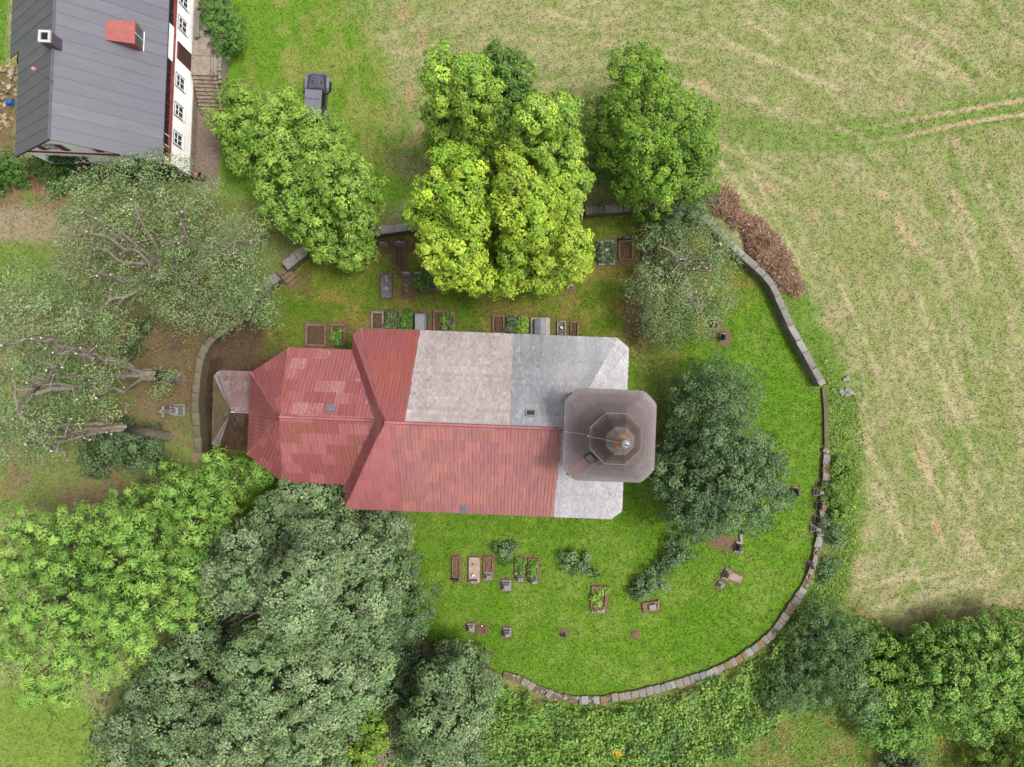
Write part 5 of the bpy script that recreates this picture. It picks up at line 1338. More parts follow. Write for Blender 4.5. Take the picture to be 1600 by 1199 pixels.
tree('feathery_tree', 'smaller feathery blue green tree north of the dense dark tree', 'tree',
     [(1115, 585, 34, 7), (1085, 605, 36, 7), (1145, 600, 34, 6.5), (1120, 630, 44, 8), (1075, 640, 32, 6.5), (1160, 635, 32, 6), (1105, 665, 36, 6.5), (1150, 665, 32, 5.5), (1065, 670, 24, 4.5)], 'feather', (1095, 630), .2, .95, G_T)
tree('ash_tree', 'broad bright green ash with starry leaf tufts', 'tree',
     [(30, 830, 44, 10.5), (90, 840, 50, 11.5), (155, 835, 50, 12), (215, 835, 46, 11.5), (20, 890, 50, 12), (80, 900, 56, 13.5), (150, 900, 58, 14), (220, 895, 54, 13), (280, 890, 40, 11), (295, 945, 34, 10.5), (50, 960, 54, 13), (120, 960, 58, 14), (190, 960, 54, 13.5), (245, 960, 42, 12), (30, 1020, 46, 11), (95, 1030, 52, 12), (160, 1030, 48, 12), (210, 1010, 40, 11.5), (100, 1080, 34, 9.5), (50, 1075, 28, 9), (-10, 960, 50, 12), (325, 905, 18, 9)], 'ash', (230, 880), .42, 1.0, G_T)
tree('ash_tree', 'smaller bright green ash touching the southwestern annex corner', 'tree',
     [(235, 750, 34, 7), (280, 765, 36, 8), (325, 750, 32, 8), (365, 748, 28, 7.5), (400, 742, 20, 6.5), (300, 800, 36, 8.5), (250, 795, 36, 8.5), (345, 790, 28, 7.5), (205, 790, 30, 8), (335, 720, 20, 6.5), (345, 820, 18, 6.5), (300, 845, 30, 8.5)], 'ash', (335, 770), .24, .98, G_T)
tree('linden_tree', 'large domed grey green linden in the middle of the southern grove', 'tree',
     [(390, 860, 46, 12), (445, 850, 50, 13), (505, 855, 50, 13.5), (555, 870, 44, 12.5), (365, 910, 44, 12), (420, 905, 54, 14), (480, 910, 58, 15), (540, 915, 54, 14), (585, 930, 38, 11.5), (400, 955, 48, 13), (460, 965, 52, 14.5), (520, 970, 52, 14.5), (570, 980, 42, 12.5), (355, 955, 34, 11), (600, 880, 32, 10.5), (345, 870, 26, 9)], 'linden', (520, 850), .48, 1.0, G_T)
tree('linden_tree', 'grey green linden brushing the red choir eaves', 'tree',
     [(430, 800, 32, 7.5), (480, 790, 40, 9.5), (525, 790, 38, 9.5), (565, 805, 36, 9), (500, 770, 26, 8.2), (455, 765, 20, 7.2), (595, 825, 26, 8), (540, 770, 20, 7.6), (620, 845, 22, 7), (470, 825, 30, 9.5), (530, 825, 34, 9.5), (405, 825, 22, 6.5), (548, 782, 26, 8.6), (585, 806, 26, 8.4), (612, 826, 22, 7.6)], 'linden', (535, 790), .26, .94, G_T)
tree('dark_tree', 'dark green tree beside the lawn east of the linden dome', 'tree', [(620, 920, 34, 8), (650, 935, 30, 7.5), (640, 970, 32, 7), (610, 960, 30, 7.5), (635, 885, 26, 7)], 'dark', (645, 925), .22, .86, G_T)
tree('linden_tree', 'pale green linden at the lower end of the southern grove', 'tree',
     [(390, 1030, 46, 12.5), (445, 1040, 50, 13.5), (505, 1035, 50, 14), (555, 1030, 42, 13), (400, 1085, 50, 13), (455, 1095, 54, 13.5), (515, 1090, 52, 13.5), (565, 1080, 40, 12.5), (400, 1140, 46, 12), (460, 1155, 48, 12.5), (520, 1145, 42, 12), (360, 1170, 40, 11), (420, 1195, 44, 11.5), (500, 1195, 40, 11.5), (590, 1040, 26, 11)], 'linden', (520, 1000), .46, 1.08, G_T)
tree('linden_tree', 'blue green linden between the pale linden and the bright ash', 'tree',
     [(310, 1010, 36, 10), (270, 1050, 40, 10.5), (320, 1065, 42, 11.5), (225, 1085, 36, 9), (275, 1110, 46, 11.5), (325, 1120, 42, 12), (215, 1130, 40, 9), (265, 1165, 44, 10.5), (320, 1175, 40, 10.5), (180, 1145, 28, 7.5), (190, 1185, 40, 8.5), (250, 1200, 40, 9)], 'linden', (370, 1020), .36, .92, G_T)
tree('linden_tree', 'small round linden by the collapsed wall end', 'tree', [(680, 1060, 32, 8.5), (715, 1055, 30, 8.5), (745, 1075, 28, 8), (690, 1100, 38, 9.5), (735, 1115, 36, 9), (665, 1130, 34, 9), (705, 1145, 38, 9.5), (745, 1150, 26, 7.5), (680, 1180, 36, 8.5), (725, 1185, 30, 7.5), (650, 1175, 24, 7.5)], 'linden', (715, 1050), .28, .92, G_T)
tree('dark_shrub', 'dark low thicket beneath the lindens by the tilted slab stone', 'shrub', [(625, 1020, 30, 4), (650, 1050, 26, 4), (620, 1070, 30, 4.5), (630, 1110, 24, 4), (690, 1030, 20, 2.5), (720, 1030, 16, 2)], 'dark', (640, 1050), .1, .8)
tree('yellow_shrub', 'yellow leaved shrub beside the bleached dead branches', 'shrub', [(578, 1130, 16, 5.5), (592, 1140, 12, 5.5), (590, 1155, 14, 5), (572, 1175, 20, 4.5), (555, 1190, 20, 4.5)], 'maple_g', (580, 1140), .1, .72)
# hedge belt along the field
G_H = 'hedge trees along the lower field edge'
tree('spruce', 'dark blue green spruce with pale shoot tips by the curved wall', 'tree', [(1280, 968, 30, 4.5), (1310, 985, 34, 5.5), (1262, 1000, 30, 4.5), (1300, 1025, 38, 6.5), (1335, 1010, 28, 5.5), (1270, 1040, 32, 5)], 'spruce', (1270, 990), .16, 1.0, G_H)
tree('spruce', 'smaller dark spruce at the lower foot of the undergrowth slope', 'tree', [(1225, 1060, 28, 4), (1245, 1080, 28, 4.2), (1275, 1080, 30, 4.5), (1210, 1085, 20, 3)], 'spruce', (1225, 1055), .14, .95, G_H)
tree('silver_shrub', 'silvery willow shrub with narrow sprays between spruce and hedge', 'shrub', [(1335, 1085, 28, 5), (1350, 1105, 24, 4.5), (1325, 1060, 24, 5)], 'feather', (1310, 1060), .1, 1.15)
tree('hedge_tree', 'olive green hedge tree right beside the pale tipped spruce', 'tree', [(1370, 1015, 30, 4.5), (1385, 1050, 36, 5.5), (1355, 1040, 26, 5.5), (1395, 1090, 34, 5.5), (1370, 1080, 30, 5)], 'hedge', (1350, 1030), .14, .88, G_H)
tree('hedge_tree', 'bright green broad hedge tree at the brown field rim', 'tree', [(1440, 1010, 32, 6), (1480, 1000, 34, 6.5), (1450, 1050, 40, 7.5), (1500, 1045, 42, 8), (1425, 1090, 34, 6.5), (1475, 1095, 42, 7.5), (1420, 1040, 26, 6)], 'hedge', (1425, 1030), .2, .95, G_H)
tree('hedge_tree', 'tall green hedge tree where the belt meets the eastern field', 'tree', [(1525, 990, 32, 7), (1570, 985, 34, 7), (1600, 1010, 40, 7.5), (1545, 1040, 42, 8.5), (1590, 1060, 42, 8.5), (1530, 1090, 40, 8), (1575, 1105, 40, 7.5), (1520, 1130, 30, 6.5), (1610, 1110, 34, 7)], 'hedge', (1500, 1000), .24, 1.0, G_H)
tree('hedge_tree', 'low rounded hedge tree over the yellowing grass', 'tree', [(1375, 1135, 28, 4.5), (1405, 1145, 30, 5), (1430, 1130, 28, 5), (1350, 1125, 22, 3.5)], 'hedge', (1375, 1110), .12, .95, G_H)
tree('dark_tree', 'deep green tree in the corner below the hedge belt', 'tree', [(1560, 1180, 34, 5), (1595, 1160, 34, 6), (1600, 1200, 40, 6), (1530, 1200, 30, 4.5)], 'oak', (1560, 1150), .16, .62, G_H)
tree('dark_shrub', 'small dark green bush in the yellowing grass strip', 'shrub', [(1405, 1188, 20, 2.5), (1425, 1195, 22, 3), (1390, 1199, 16, 2)], 'dark', (1405, 1185), .08, .85)
# shrubs
for (L, lab, sty, nm, g) in (
    ([(335, 12, 24, 3), (352, 35, 26, 3.2), (365, 62, 22, 2.8), (350, 75, 18, 2.2), (330, 40, 14, 2.2)], 'dense green bush beside the farmhouse landing handrail', 'shrub', 'bush', 1.0),
    ([(15, 262, 24, 1.9), (-5, 280, 26, 2), (30, 280, 16, 1.4)], 'dark green bush southwest of the farmhouse gable', 'shrub', 'bush', .8),
    ([(75, 262, 22, 2.4), (105, 270, 26, 2.6), (135, 265, 22, 2.2), (95, 288, 18, 1.5)], 'ivy clad bush at the foot of the farmhouse gable', 'shrub', 'bush', .72),
    ([(785, 857, 11, .9), (797, 862, 9, .8), (790, 868, 8, .6)], 'small tufted shrub above the lone grey block stone', 'dark', 'bush', 1.1),
    ([(884, 876, 13, 1.0), (900, 880, 14, 1.1), (913, 878, 12, .9), (922, 892, 8, .5)], 'wider tufted shrub on the open south lawn', 'dark', 'bush', 1.15),
    ([(995, 915, 12, 1.2), (1010, 908, 14, 1.4), (1022, 898, 14, 1.5), (1030, 915, 10, .9), (1004, 925, 9, .8)], 'dark shrub with yellow tips above the broken stone base', 'dark', 'bush', 1.0),
    ([(1045, 880, 14, 1.5), (1055, 862, 15, 1.6), (1060, 843, 12, 1.3), (1070, 870, 10, 1.0)], 'dark shrub joining the row up to the bushy tree', 'dark', 'bush', 1.0),
    ([(1300, 770, 14, 1.2), (1308, 800, 15, 1.3), (1312, 745, 12, .9), (1306, 725, 10, .9)], 'dark nettle clump behind the crumbling wall', 'hedge', 'nettle_clump', .72),
    ([(1296, 822, 13, 1.1), (1303, 845, 11, 1.0)], 'grey green elder sprout at the crumbling wall', 'dark', 'bush', 1.15),
    ([(1293, 880, 11, 1.0), (1290, 900, 10, .8)], 'small grey green bush where the wall bends', 'dark', 'bush', 1.2),
    ([(170, 690, 34, 2.2), (205, 705, 34, 2.4), (240, 720, 26, 2), (150, 720, 24, 1.6), (230, 690, 20, 1.5)], 'low dark green bushes under the western tall trees', 'dark', 'bush', .95),
    ([(205, 545, 14, .8), (225, 515, 16, .9)], 'low shrub near the pile of sticks', 'dark', 'bush', .9)):
    tree(nm, lab, 'shrub', L, sty, None, .05, g, 'low shrubs', None, False, 'foliage')
yb = tree('flowering_bush', 'small bush covered in yellow blossom in the undergrowth', 'shrub', [(960, 1171, 7, 1.2), (968, 1175, 7, 1.1)], 'hedge', None, .05, 1.0, None, None, False, 'foliage')
lv = Leaves(555); q = lv.rg.normal(size=(90, 3)) * np.array((.22, .2, .1)) + np.array((.0, .0, 1.1)); lv.put(q, q * .3 + np.array((0, 0, 1)), .09, .08, np.tile(lin((235, 205, 40)) / K, (90, 1))); link('blossom', lv.mesh('blossom'), M_FOL, yb)

# lopped trees: bare grey limbs with fresh white cuts and thin regrowth
def lopped(label, base, limbs, L, seed, gain=1.0, tr=.35, extra_cuts=()):
    rdm = random.Random(seed); b = P(base[0], base[1], 0)
    root = thing('lopped_tree', label, 'tree', b, 0, 'lopped trees'); off = np.array((b[0], b[1], 0))
    mb = MB(); cuts = []
    zf = min(l[0][2] for l in limbs) if limbs else 3
    f0 = P(*limbs[0][0]) - off
    mb.tube([(0, 0, -.2), (0, 0, .3), Vector(f0) * .5, Vector(f0)], [tr * 1.5, tr * 1.15, tr * .95, tr * .8], 10)
    for path in limbs:
        pts = [Vector(P(*q) - off) for q in path]; r0 = tr * .46; r1 = .065; fine = []
        for a, c in zip(pts[:-1], pts[1:]):
            for k in range(3):
                fine.append(a.lerp(c, k / 3) + Vector((rdm.gauss(0, .13), rdm.gauss(0, .13), rdm.gauss(0, .1))))
        fine.append(pts[-1]); n = len(fine)
        mb.tube(fine, [r0 + (r1 - r0) * i / (n - 1) for i in range(n)], 7)
        cuts.append((fine[-1], fine[-1] - fine[-2], r1))
        for k in range(3):
            i = rdm.randrange(n // 4, n - 1); d = Vector((rdm.gauss(0, 1), rdm.gauss(0, 1), rdm.uniform(.1, 1))).normalized() * rdm.uniform(.5, 1.4)
            mb.tube([fine[i], fine[i] + d * .5 + Vector((0, 0, .05)), fine[i] + d], [.06, .05, .04], 5); cuts.append((fine[i] + d, d, .05))
        for k in range(9):
            i = rdm.randrange(n // 4, n); d = Vector((rdm.gauss(0, 1), rdm.gauss(0, 1), rdm.uniform(-.1, .6))) * rdm.uniform(.6, 1.2)
            branchy(mb, fine[i], fine[i] + d, .03, .008, rdm, 4)
    mb.build('trunk', mat('pale_bark', C(164, 152, 140), C(122, 112, 100), 4, .95, bump=.8, c3=C(128, 120, 78)), root, smooth=True)
    for p, d, r in cuts:
        d = d.normalized(); d = (d + Vector((0, 0, .35))).normalized()
        c_ = MB(); c_.tube([(0, 0, -.03), (0, 0, .02)], r * 1.05, 10); o = c_.build('cut_face', M_CUT, root); o.location = tuple(p); o.rotation_euler = d.to_track_quat('Z', 'Y').to_euler()
    lob = [(c - off, r, rz) for c, r, rz in px_lobes(L)]
    lv = Leaves(seed); crown(lv, lob, 'willow', gain); LEAF_TOTAL[0] += lv.count(); link('crown', lv.mesh('crown'), M_FOL, root)
    return root
lopped('big lopped tree with wide grey limbs south of the farmhouse gable', (285, 455),
       [[(264, 430, 4), (220, 415, 6), (165, 395, 8), (130, 378, 9)], [(262, 428, 4), (215, 400, 7), (178, 378, 9), (135, 362, 10)], [(262, 428, 4), (243, 392, 6), (222, 345, 8), (205, 312, 9)],
        [(264, 425, 4), (272, 380, 6.5), (279, 380, 8)], [(266, 425, 4), (305, 405, 6), (345, 390, 8), (392, 377, 9)], [(262, 430, 4), (205, 438, 6), (160, 432, 8), (152, 431, 9)],
        [(262, 434, 4), (215, 450, 6), (150, 485, 8), (120, 492, 8.5)], [(264, 432, 4), (300, 450, 5.5), (345, 460, 7)], [(264, 426, 4), (288, 370, 7), (284, 331, 9)], [(262, 428, 4), (190, 360, 8), (128, 332, 10)]],
       [(120, 320, 36, 9.5), (165, 300, 40, 9), (215, 285, 40, 9.5), (265, 275, 34, 9), (235, 320, 36, 9), (310, 315, 26, 8), (330, 300, 22, 7.5), (175, 345, 34, 9.5), (135, 370, 34, 9.5), (275, 340, 34, 8), (335, 370, 40, 8.5), (385, 370, 34, 8), (400, 395, 26, 7.5), (350, 410, 40, 8.5), (295, 400, 36, 7), (190, 420, 36, 8), (130, 420, 36, 8.5), (260, 460, 36, 7.5), (320, 450, 40, 8), (370, 455, 38, 8), (405, 475, 26, 7), (345, 490, 36, 7), (285, 480, 30, 6.5), (395, 440, 24, 7), (225, 370, 30, 8), (180, 460, 26, 7), (420, 490, 18, 6)], 301, .98, .4)
lopped('tall lopped tree with forked grey trunk reaching west from the stone cross', (278, 592),
       [[(235, 585, 4.5), (180, 570, 8), (130, 552, 11), (70, 545, 13)], [(235, 585, 4.5), (165, 592, 8), (110, 605, 12), (42, 598, 15)], [(240, 588, 4), (190, 607, 8), (150, 622, 11)], [(235, 585, 4.5), (150, 588, 9), (62, 590, 13), (97, 574, 15)],
        [(235, 582, 4.5), (175, 560, 8), (132, 553, 10), (145, 560, 12)], [(180, 570, 8), (90, 535, 12), (55, 530, 13.5), (2, 540, 15)], [(110, 605, 12), (55, 610, 14), (32, 611, 15), (30, 648, 15)]],
       [(40, 450, 40, 12), (95, 455, 36, 11), (25, 500, 44, 13), (80, 505, 46, 13.5), (140, 510, 38, 11), (180, 520, 28, 9), (30, 555, 46, 14), (95, 560, 44, 13), (150, 565, 34, 10.5), (20, 610, 46, 14.5), (75, 605, 46, 14), (130, 605, 34, 11), (262, 592, 12, 5.5), (255, 612, 12, 4.5), (50, 650, 40, 13), (105, 645, 36, 11), (170, 640, 20, 8), (-10, 480, 40, 12)], 302, 1.0, .45)
lopped('tall lopped tree with single pale trunk above the bright ash', (263, 682),
       [[(190, 668, 6), (130, 672, 9), (95, 680, 11), (40, 695, 13)], [(190, 668, 6), (110, 675, 9), (80, 705, 11)], [(190, 668, 6), (150, 664, 8), (70, 660, 12), (20, 655, 14)], [(190, 668, 6), (92, 692, 10), (105, 720, 10)]],
       [(30, 690, 36, 11), (70, 670, 34, 11), (20, 655, 34, 12), (110, 660, 24, 9), (60, 700, 28, 10), (-10, 690, 30, 11)], 303, .95, .36)
lopped('lopped feathery tree with white cuts inside the northeastern wall', (1040, 430),
       [[(1062, 420, 4), (1080, 408, 5), (1098, 411, 6.2)], [(1062, 420, 4), (1098, 400, 5.5), (1126, 382, 7)], [(1055, 420, 3.5), (1050, 395, 5), (1032, 374, 6)], [(1060, 420, 4), (1068, 405, 6), (1063, 405, 7)], [(1060, 420, 4), (1095, 425, 6), (1110, 423, 6.5)], [(1060, 425, 3.5), (1085, 470, 5), (1090, 490, 5)]],
       [(1045, 385, 28, 5.5), (1012, 372, 16, 5), (1080, 370, 28, 5.5), (1105, 385, 30, 6), (1130, 410, 24, 5.5), (1095, 430, 30, 6), (1060, 425, 28, 5.5), (1030, 440, 34, 6), (1005, 445, 24, 4.5), (1070, 465, 36, 6), (1115, 455, 30, 5.5), (1040, 480, 34, 5.5), (1085, 500, 32, 5), (1050, 515, 26, 4), (1010, 480, 24, 4), (1125, 480, 18, 4.5), (1020, 515, 18, 3)], 304, 1.0, .22)
# felled/dead branches, brushwood heap, bleached dead shrub
dd = thing('dead_branches', 'bleached bare branches fanned out below the lindens', 'dead branches', P(605, 1160, 0))
mb = MB(); rdm = random.Random(8)
for i in range(26):
    a = rdm.uniform(0, 6.28); l = rdm.uniform(.9, 2.0); s_ = Vector((rdm.gauss(0, .4), rdm.gauss(0, .5), 1.0)); branchy(mb, s_, s_ + Vector((math.cos(a) * l, math.sin(a) * l, rdm.uniform(.2, 1.4))), .045, .012, rdm, 7, .05, .3)
mb.tube([(0, 0, -.1), (0, 0, 1.2)], [.1, .07], 7)
mb.build('branch', mat('bleached_wood', C(206, 194, 186), C(176, 162, 154), 5, .9), dd, smooth=True)

def brush_heap(name, label, lobes, n, seed):
    rg = np.random.default_rng(seed); b = P(lobes[0][0], lobes[0][1], 0)
    root = thing(name, label, 'brushwood', b, 0, 'brushwood heaps by the wall'); V = []; F = []; Cc = []
    cols = np.array([lin(c) / K for c in ((170, 130, 108), (140, 104, 84), (198, 176, 162), (112, 90, 70), (182, 132, 98), (138, 126, 94))])
    for u, v, r, h in lobes:
        c = P(u, v, 0) - b; r = r / PXM; k = int(n * r * r)
        rr = np.sqrt(rg.random(k)) * r * rg.uniform(.85, 1.2, k); rr = np.minimum(rr, r * .999) * (1 + .0 * rr); t = rg.uniform(0, 6.283, k); x = c[0] + rr * np.cos(t); y = c[1] + rr * np.sin(t)
        lum = .45 + 1.0 * fbm(x * 1.6 + 30, y * 1.6, 2, 3); z = np.maximum(.04, h * lum * (1 - (rr / r) ** 2) ** .7 * rg.uniform(.5, 1.15, k))
        a = rg.uniform(0, 6.283, k); l = rg.uniform(.2, .9, k); w = rg.uniform(.008, .026, k); dz = rg.normal(0, .16, k)
        dx, dy = np.cos(a) * l / 2, np.sin(a) * l / 2; wx, wy = -np.sin(a) * w, np.cos(a) * w
        q = np.empty((k, 4, 3)); q[:, 0] = np.stack((x - dx - wx, y - dy - wy, z - dz), 1); q[:, 1] = np.stack((x + dx, y + dy, z + dz), 1); q[:, 2] = np.stack((x - dx + wx, y - dy + wy, z - dz), 1); q[:, 3] = np.stack((x - dx, y - dy, z - dz + w * 1.5), 1)
        V.append(q.reshape(-1, 3)); Cc.append(np.repeat(cols[rg.integers(0, 6, k)] * 1.3 * np.exp(rg.normal(0, .35, (k, 1))), 4, axis=0))
    V = np.concatenate(V); V[:, 2] = np.maximum(V[:, 2], 0); m = len(V) // 4; i = np.arange(m)[:, None] * 4
    F = np.concatenate((i + np.array((0, 1, 3)), i + np.array((1, 2, 3))))
    link('twigs', fast_mesh('twigs', V, F, np.concatenate(Cc)), mat_vcol('dry_twigs', .9, 0, 3, 0, .1), root, 'stuff')
    mo = MB()
    for u, v, r, h in lobes:
        c = P(u, v, 0) - b; r = r / PXM * .82; mo.lathe([(r * .85, 0), (r * .7, h * .2), (r * .4, h * .4), (.05, h * .5)], 14, (c[0], c[1], 0))
    mo.build('mound_core', mat('brush_core', C(84, 66, 50), C(52, 44, 32), 6, 1, bump=.8), root)
brush_heap('brushwood_heap', 'smaller heap of rusty brown brushwood at the wall corner', [(1131, 318, 22, .8), (1150, 343, 15, .6), (1116, 312, 11, .5)], 2000, 61)
brush_heap('brushwood_heap', 'long heap of rusty brown brushwood along the pale wall', [(1180, 362, 20, .8), (1192, 388, 27, 1.0), (1215, 408, 20, .8), (1224, 432, 21, .8), (1242, 450, 12, .6), (1168, 350, 12, .5)], 2000, 62)

# ivy on the farmhouse gable
def ivy(label, x0, x1, z0, z1, n, col, seed, thr):
    rg = np.random.default_rng(seed); x = rg.uniform(x0, x1, n); z = rg.uniform(z0, z1, n)
    k = fbm(x * .6 + seed, z * .6, 2, 3) + .25 * (1 - (z - z0) / (z1 - z0)) > thr; x = x[k]; z = z[k]; m = len(x)
    y = -.07 - rg.random(m) * .3
    lv = Leaves(seed); lv.put(np.stack((x, y, z), 1), rg.normal(0, .4, (m, 3)) + np.array((0, -.8, .5)), .2, .17, np.tile(lin(col) / K * 1.15, (m, 1)) * np.exp(rg.normal(0, .2, (m, 1))))
    root = thing('climbing_ivy', label, 'ivy', hw(0, 0), HR); link('foliage', lv.mesh('foliage'), M_FOL, root); LEAF_TOTAL[0] += m
    st = MB(); rd_ = random.Random(seed)
    for i in range(5):
        xx = rd_.uniform(x0 + .3, x1 - .3); st.tube([(xx, -.06, 0), (xx + .2, -.06, z1 * .4), (xx - .1, -.06, z1 * .8)], [.03, .025, .01], 5)
    st.build('stem', M_BARK, root)
ivy('dark green ivy climbing the farmhouse gable wall', -9.9, .0, .0, 4.6, 9000, (66, 98, 46), 71, .52)
ivy('withered red brown ivy on the farmhouse gable wall', -7.6, -4.6, .6, 4.4, 2600, (140, 84, 62), 72, .50)
# ------------------------------------------------------------ ground cover: undergrowth, weeds, grass
def scatter(poly, dens, seed):
    rg = np.random.default_rng(seed); poly = np.asarray(poly, float); lo = poly.min(0); hi = poly.max(0)
    n = int((hi - lo).prod() / PXM ** 2 * dens); u = rg.uniform(lo[0], hi[0], n); v = rg.uniform(lo[1], hi[1], n)
    k = poly_sd(u, v, poly) < (fbm(u / 14, v / 14, 3, 3) - .5) * 22; return u[k], v[k], rg

def wild(name, label, poly, dens, hmax, cols, seed, L=.2, W=.12, keep=-1.0, spots=None):
    u, v, rg = scatter(poly, dens, seed); inside = poly_sd(u, v, YARD) < (2 if name == 'wall_weeds' else 6)
    u = u[~inside]; v = v[~inside]
    hgt = hmax * (.15 + .85 * sstep(.3, .72, fbm(u / 26, v / 26, 4, 4)))
    k = fbm(u / 9, v / 9, 1, 3) > keep; u, v, hgt = u[k], v[k], hgt[k]; n = len(u)
    p = np.stack(((u - 800) / PXM, (599.5 - v) / PXM, np.maximum(.04, hgt * rg.uniform(.45, 1.0, n))), 1)
    cc = np.array([lin(c) / K * 1.25 for c in cols]); w = np.clip(fbm(u / 30 + 3, v / 30, 0, 3) * len(cols) * 1.3 - .15 * len(cols) + rg.normal(0, .35, n), 0, len(cols) - 1.001)
    i = w.astype(int); f = (w - i)[:, None]; i2 = np.minimum(i + 1, len(cols) - 1)
    col = (cc[i] * (1 - f) + cc[i2] * f) * np.exp(rg.normal(0, .2, (n, 1)))
    if spots is not None:
        s_ = (fbm(u / 12 + 40, v / 12, 5, 2) > .70) & (rg.random(n) < .35); col[s_] = lin(spots) / K * 1.2
    lv = Leaves(seed); lv.put(p, rg.normal(0, .5, (n, 3)) + np.array((0, 0, 1)), L, W, col, .45)
    o = link(name, lv.mesh(name), M_FOL, None, 'stuff'); tag(o, label, 'undergrowth'); LEAF_TOTAL[0] += n
wild('undergrowth', 'leafy green undergrowth below the long curved wall', [(690, 1040), (790, 1066), (850, 1094), (905, 1108), (985, 1098), (1075, 1076), (1150, 1046), (1205, 1010), (1250, 950), (1265, 980), (1230, 1080), (1200, 1150), (1020, 1230), (600, 1230), (640, 1080)], 85, 1.3, [(84, 124, 50), (110, 150, 58), (134, 170, 70), (100, 138, 66)], 81, .25, .16)
wild('meadow_weeds', 'thin yellowing weeds on the slope below the undergrowth', [(980, 1199), (1190, 1140), (1300, 1110), (1560, 1150), (1560, 1240), (980, 1240)], 40, .35, [(120, 146, 62), (150, 152, 80), (110, 150, 56)], 82, .16, .07, -1, (226, 206, 60))
wild('tall_weeds', 'tall rank weeds in a belt outside the eastern wall', [(1290, 560), (1305, 600), (1345, 620), (1350, 700), (1335, 800), (1335, 900), (1300, 960), (1240, 985), (1262, 930), (1290, 860), (1298, 770), (1300, 700), (1294, 650)], 60, .6, [(92, 134, 50), (112, 152, 54), (138, 160, 76), (100, 130, 60)], 83, .2, .08, .3, (214, 200, 70))
wild('hedge_floor', 'dark leafy hedge bottom beneath the field side trees', [(1220, 960), (1340, 960), (1420, 990), (1650, 970), (1650, 1140), (1430, 1150), (1240, 1100)], 55, 1.2, [(78, 112, 48), (96, 134, 54), (112, 148, 58)], 84)
wild('grove_floor', 'dark ground plants beneath the southern grove', [(330, 780), (420, 820), (600, 850), (660, 900), (690, 1010), (660, 1199), (600, 1230), (120, 1230), (140, 1100), (300, 1000), (310, 850)], 18, .4, [(66, 100, 40), (82, 118, 44)], 85)
wild('litter_plants', 'scattered low plants under the western lopped trees', [(-40, 400), (60, 300), (300, 300), (430, 360), (330, 520), (300, 700), (240, 760), (-40, 780)], 26, .25, [(96, 122, 58), (118, 142, 68), (130, 146, 84)], 86, .13, .08, .52)

wild('wall_weeds', 'weeds creeping over the outer edge of the curved wall', [(1300, 700), (1296, 770), (1288, 850), (1268, 925), (1222, 990), (1160, 1042), (1080, 1074), (985, 1098), (900, 1108), (780, 1068), (778, 1056), (850, 1080), (905, 1094), (985, 1084), (1075, 1062), (1148, 1033), (1210, 988), (1256, 918), (1278, 850), (1286, 770)], 130, .75, [(84, 124, 48), (108, 150, 54), (130, 160, 70)], 88, .16, .09, .53)

# trodden soil rims round the graves and along the wall feet
me = ground.data; nv = len(me.vertices); co = np.empty(nv * 3, np.float32); me.vertices.foreach_get('co', co); co = co.reshape(-1, 3)
cc = np.empty(nv * 4, np.float32); me.attributes['Col'].data.foreach_get('color', cc); cc = cc.reshape(-1, 4)
for e in GRAVE_RECTS:
    lo = e.min(0) - .6; hi = e.max(0) + .6; q = np.where((co[:, 0] > lo[0]) & (co[:, 0] < hi[0]) & (co[:, 1] > lo[1]) & (co[:, 1] < hi[1]))[0]
    if len(q) == 0: continue
    d = poly_sd(co[q, 0], co[q, 1], e) + (fbm(co[q, 0] * 3, co[q, 1] * 3, 1, 3) - .5) * .5
    w = ((1 - sstep(.0, .28, d)) * .85)[:, None]; cc[q, :3] = cc[q, :3] * (1 - w) + (lin((126, 100, 76)) / K)[None] * w
me.attributes['Col'].data.foreach_set('color', cc.ravel())

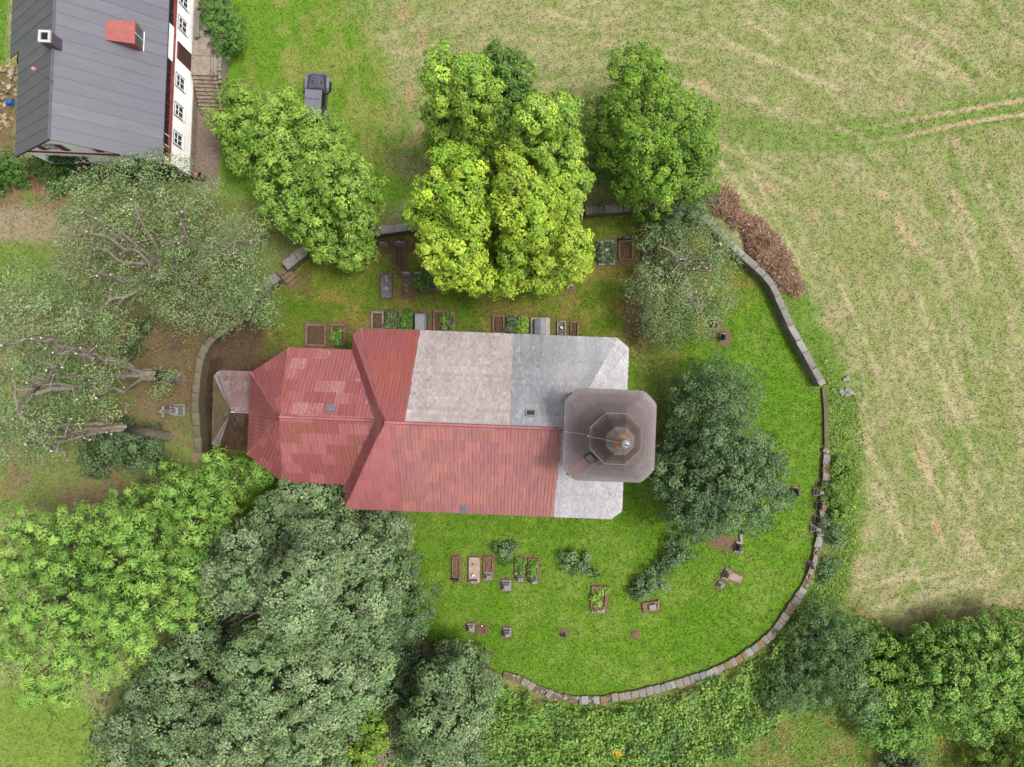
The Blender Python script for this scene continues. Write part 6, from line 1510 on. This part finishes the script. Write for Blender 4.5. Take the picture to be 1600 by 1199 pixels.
# grass: single blades coloured like the turf they grow from
def grass(name, label, umin, umax, vmin, vmax, dens, seed, hl, wd, region, jitter=.42):
    rg = np.random.default_rng(seed); n = int((umax - umin) * (vmax - vmin) / PXM ** 2 * dens)
    u = rg.uniform(umin, umax, n); v = rg.uniform(vmin, vmax, n)
    k = region(u, v) & (fbm(u / 5, v / 5, 2, 2) + rg.normal(0, .12, n) > .36); u, v = u[k], v[k]
    x = (u - 800) / PXM; y = (599.5 - v) / PXM; ok = np.ones(len(x), bool)
    for e in EXC + GRAVE_RECTS:
        lo = e.min(0) - .2; hi = e.max(0) + .2; c = np.where((x > lo[0]) & (x < hi[0]) & (y > lo[1]) & (y < hi[1]) & ok)[0]
        if len(c): ok[c[poly_sd(x[c], y[c], e) + (fbm(x[c] * 3, y[c] * 3, 1, 2) - .5) * .3 < .06]] = False
    u, v, x, y = u[ok], v[ok], x[ok], y[ok]; n = len(x)
    c = ground_colour(u, v) * 1.05 * np.exp(rg.normal(0, jitter if name == 'lawn_grass' else jitter * .55, (n, 1))) * np.exp(rg.normal(0, .06, (n, 3)))
    a = rg.uniform(0, 6.283, n); l = hl * rg.uniform(.5, 1.4, n); w = wd * rg.uniform(.6, 1.4, n); lean = rg.uniform(.35, 1.25, n)
    V = np.empty((n, 3, 3)); dx, dy = np.cos(a), np.sin(a)
    V[:, 0] = np.stack((x - dy * w, y + dx * w, np.zeros(n)), 1); V[:, 1] = np.stack((x + dy * w, y - dx * w, np.zeros(n)), 1)
    V[:, 2] = np.stack((x + dx * l * np.sin(lean), y + dy * l * np.sin(lean), l * np.cos(lean)), 1)
    o = link(name, fast_mesh(name, V.reshape(-1, 3), np.arange(n * 3).reshape(n, 3), np.repeat(np.clip(c, .002, .7), 3, axis=0)), M_GRASS, None, 'stuff'); tag(o, label, 'grass')
    return n
inyard = lambda u, v: poly_sd(u, v, YARD) < 0
ng = grass('lawn_grass', 'fresh green lawn grass inside the churchyard wall', 300, 1300, 320, 1110, 170, 91, .13, .032, inyard)
ng += grass('field_grass', 'mown straw flecked grass of the field and meadow', -40, 1640, -40, 1240, 100, 92, .16, .030, lambda u, v: poly_sd(u, v, YARD) > 2)
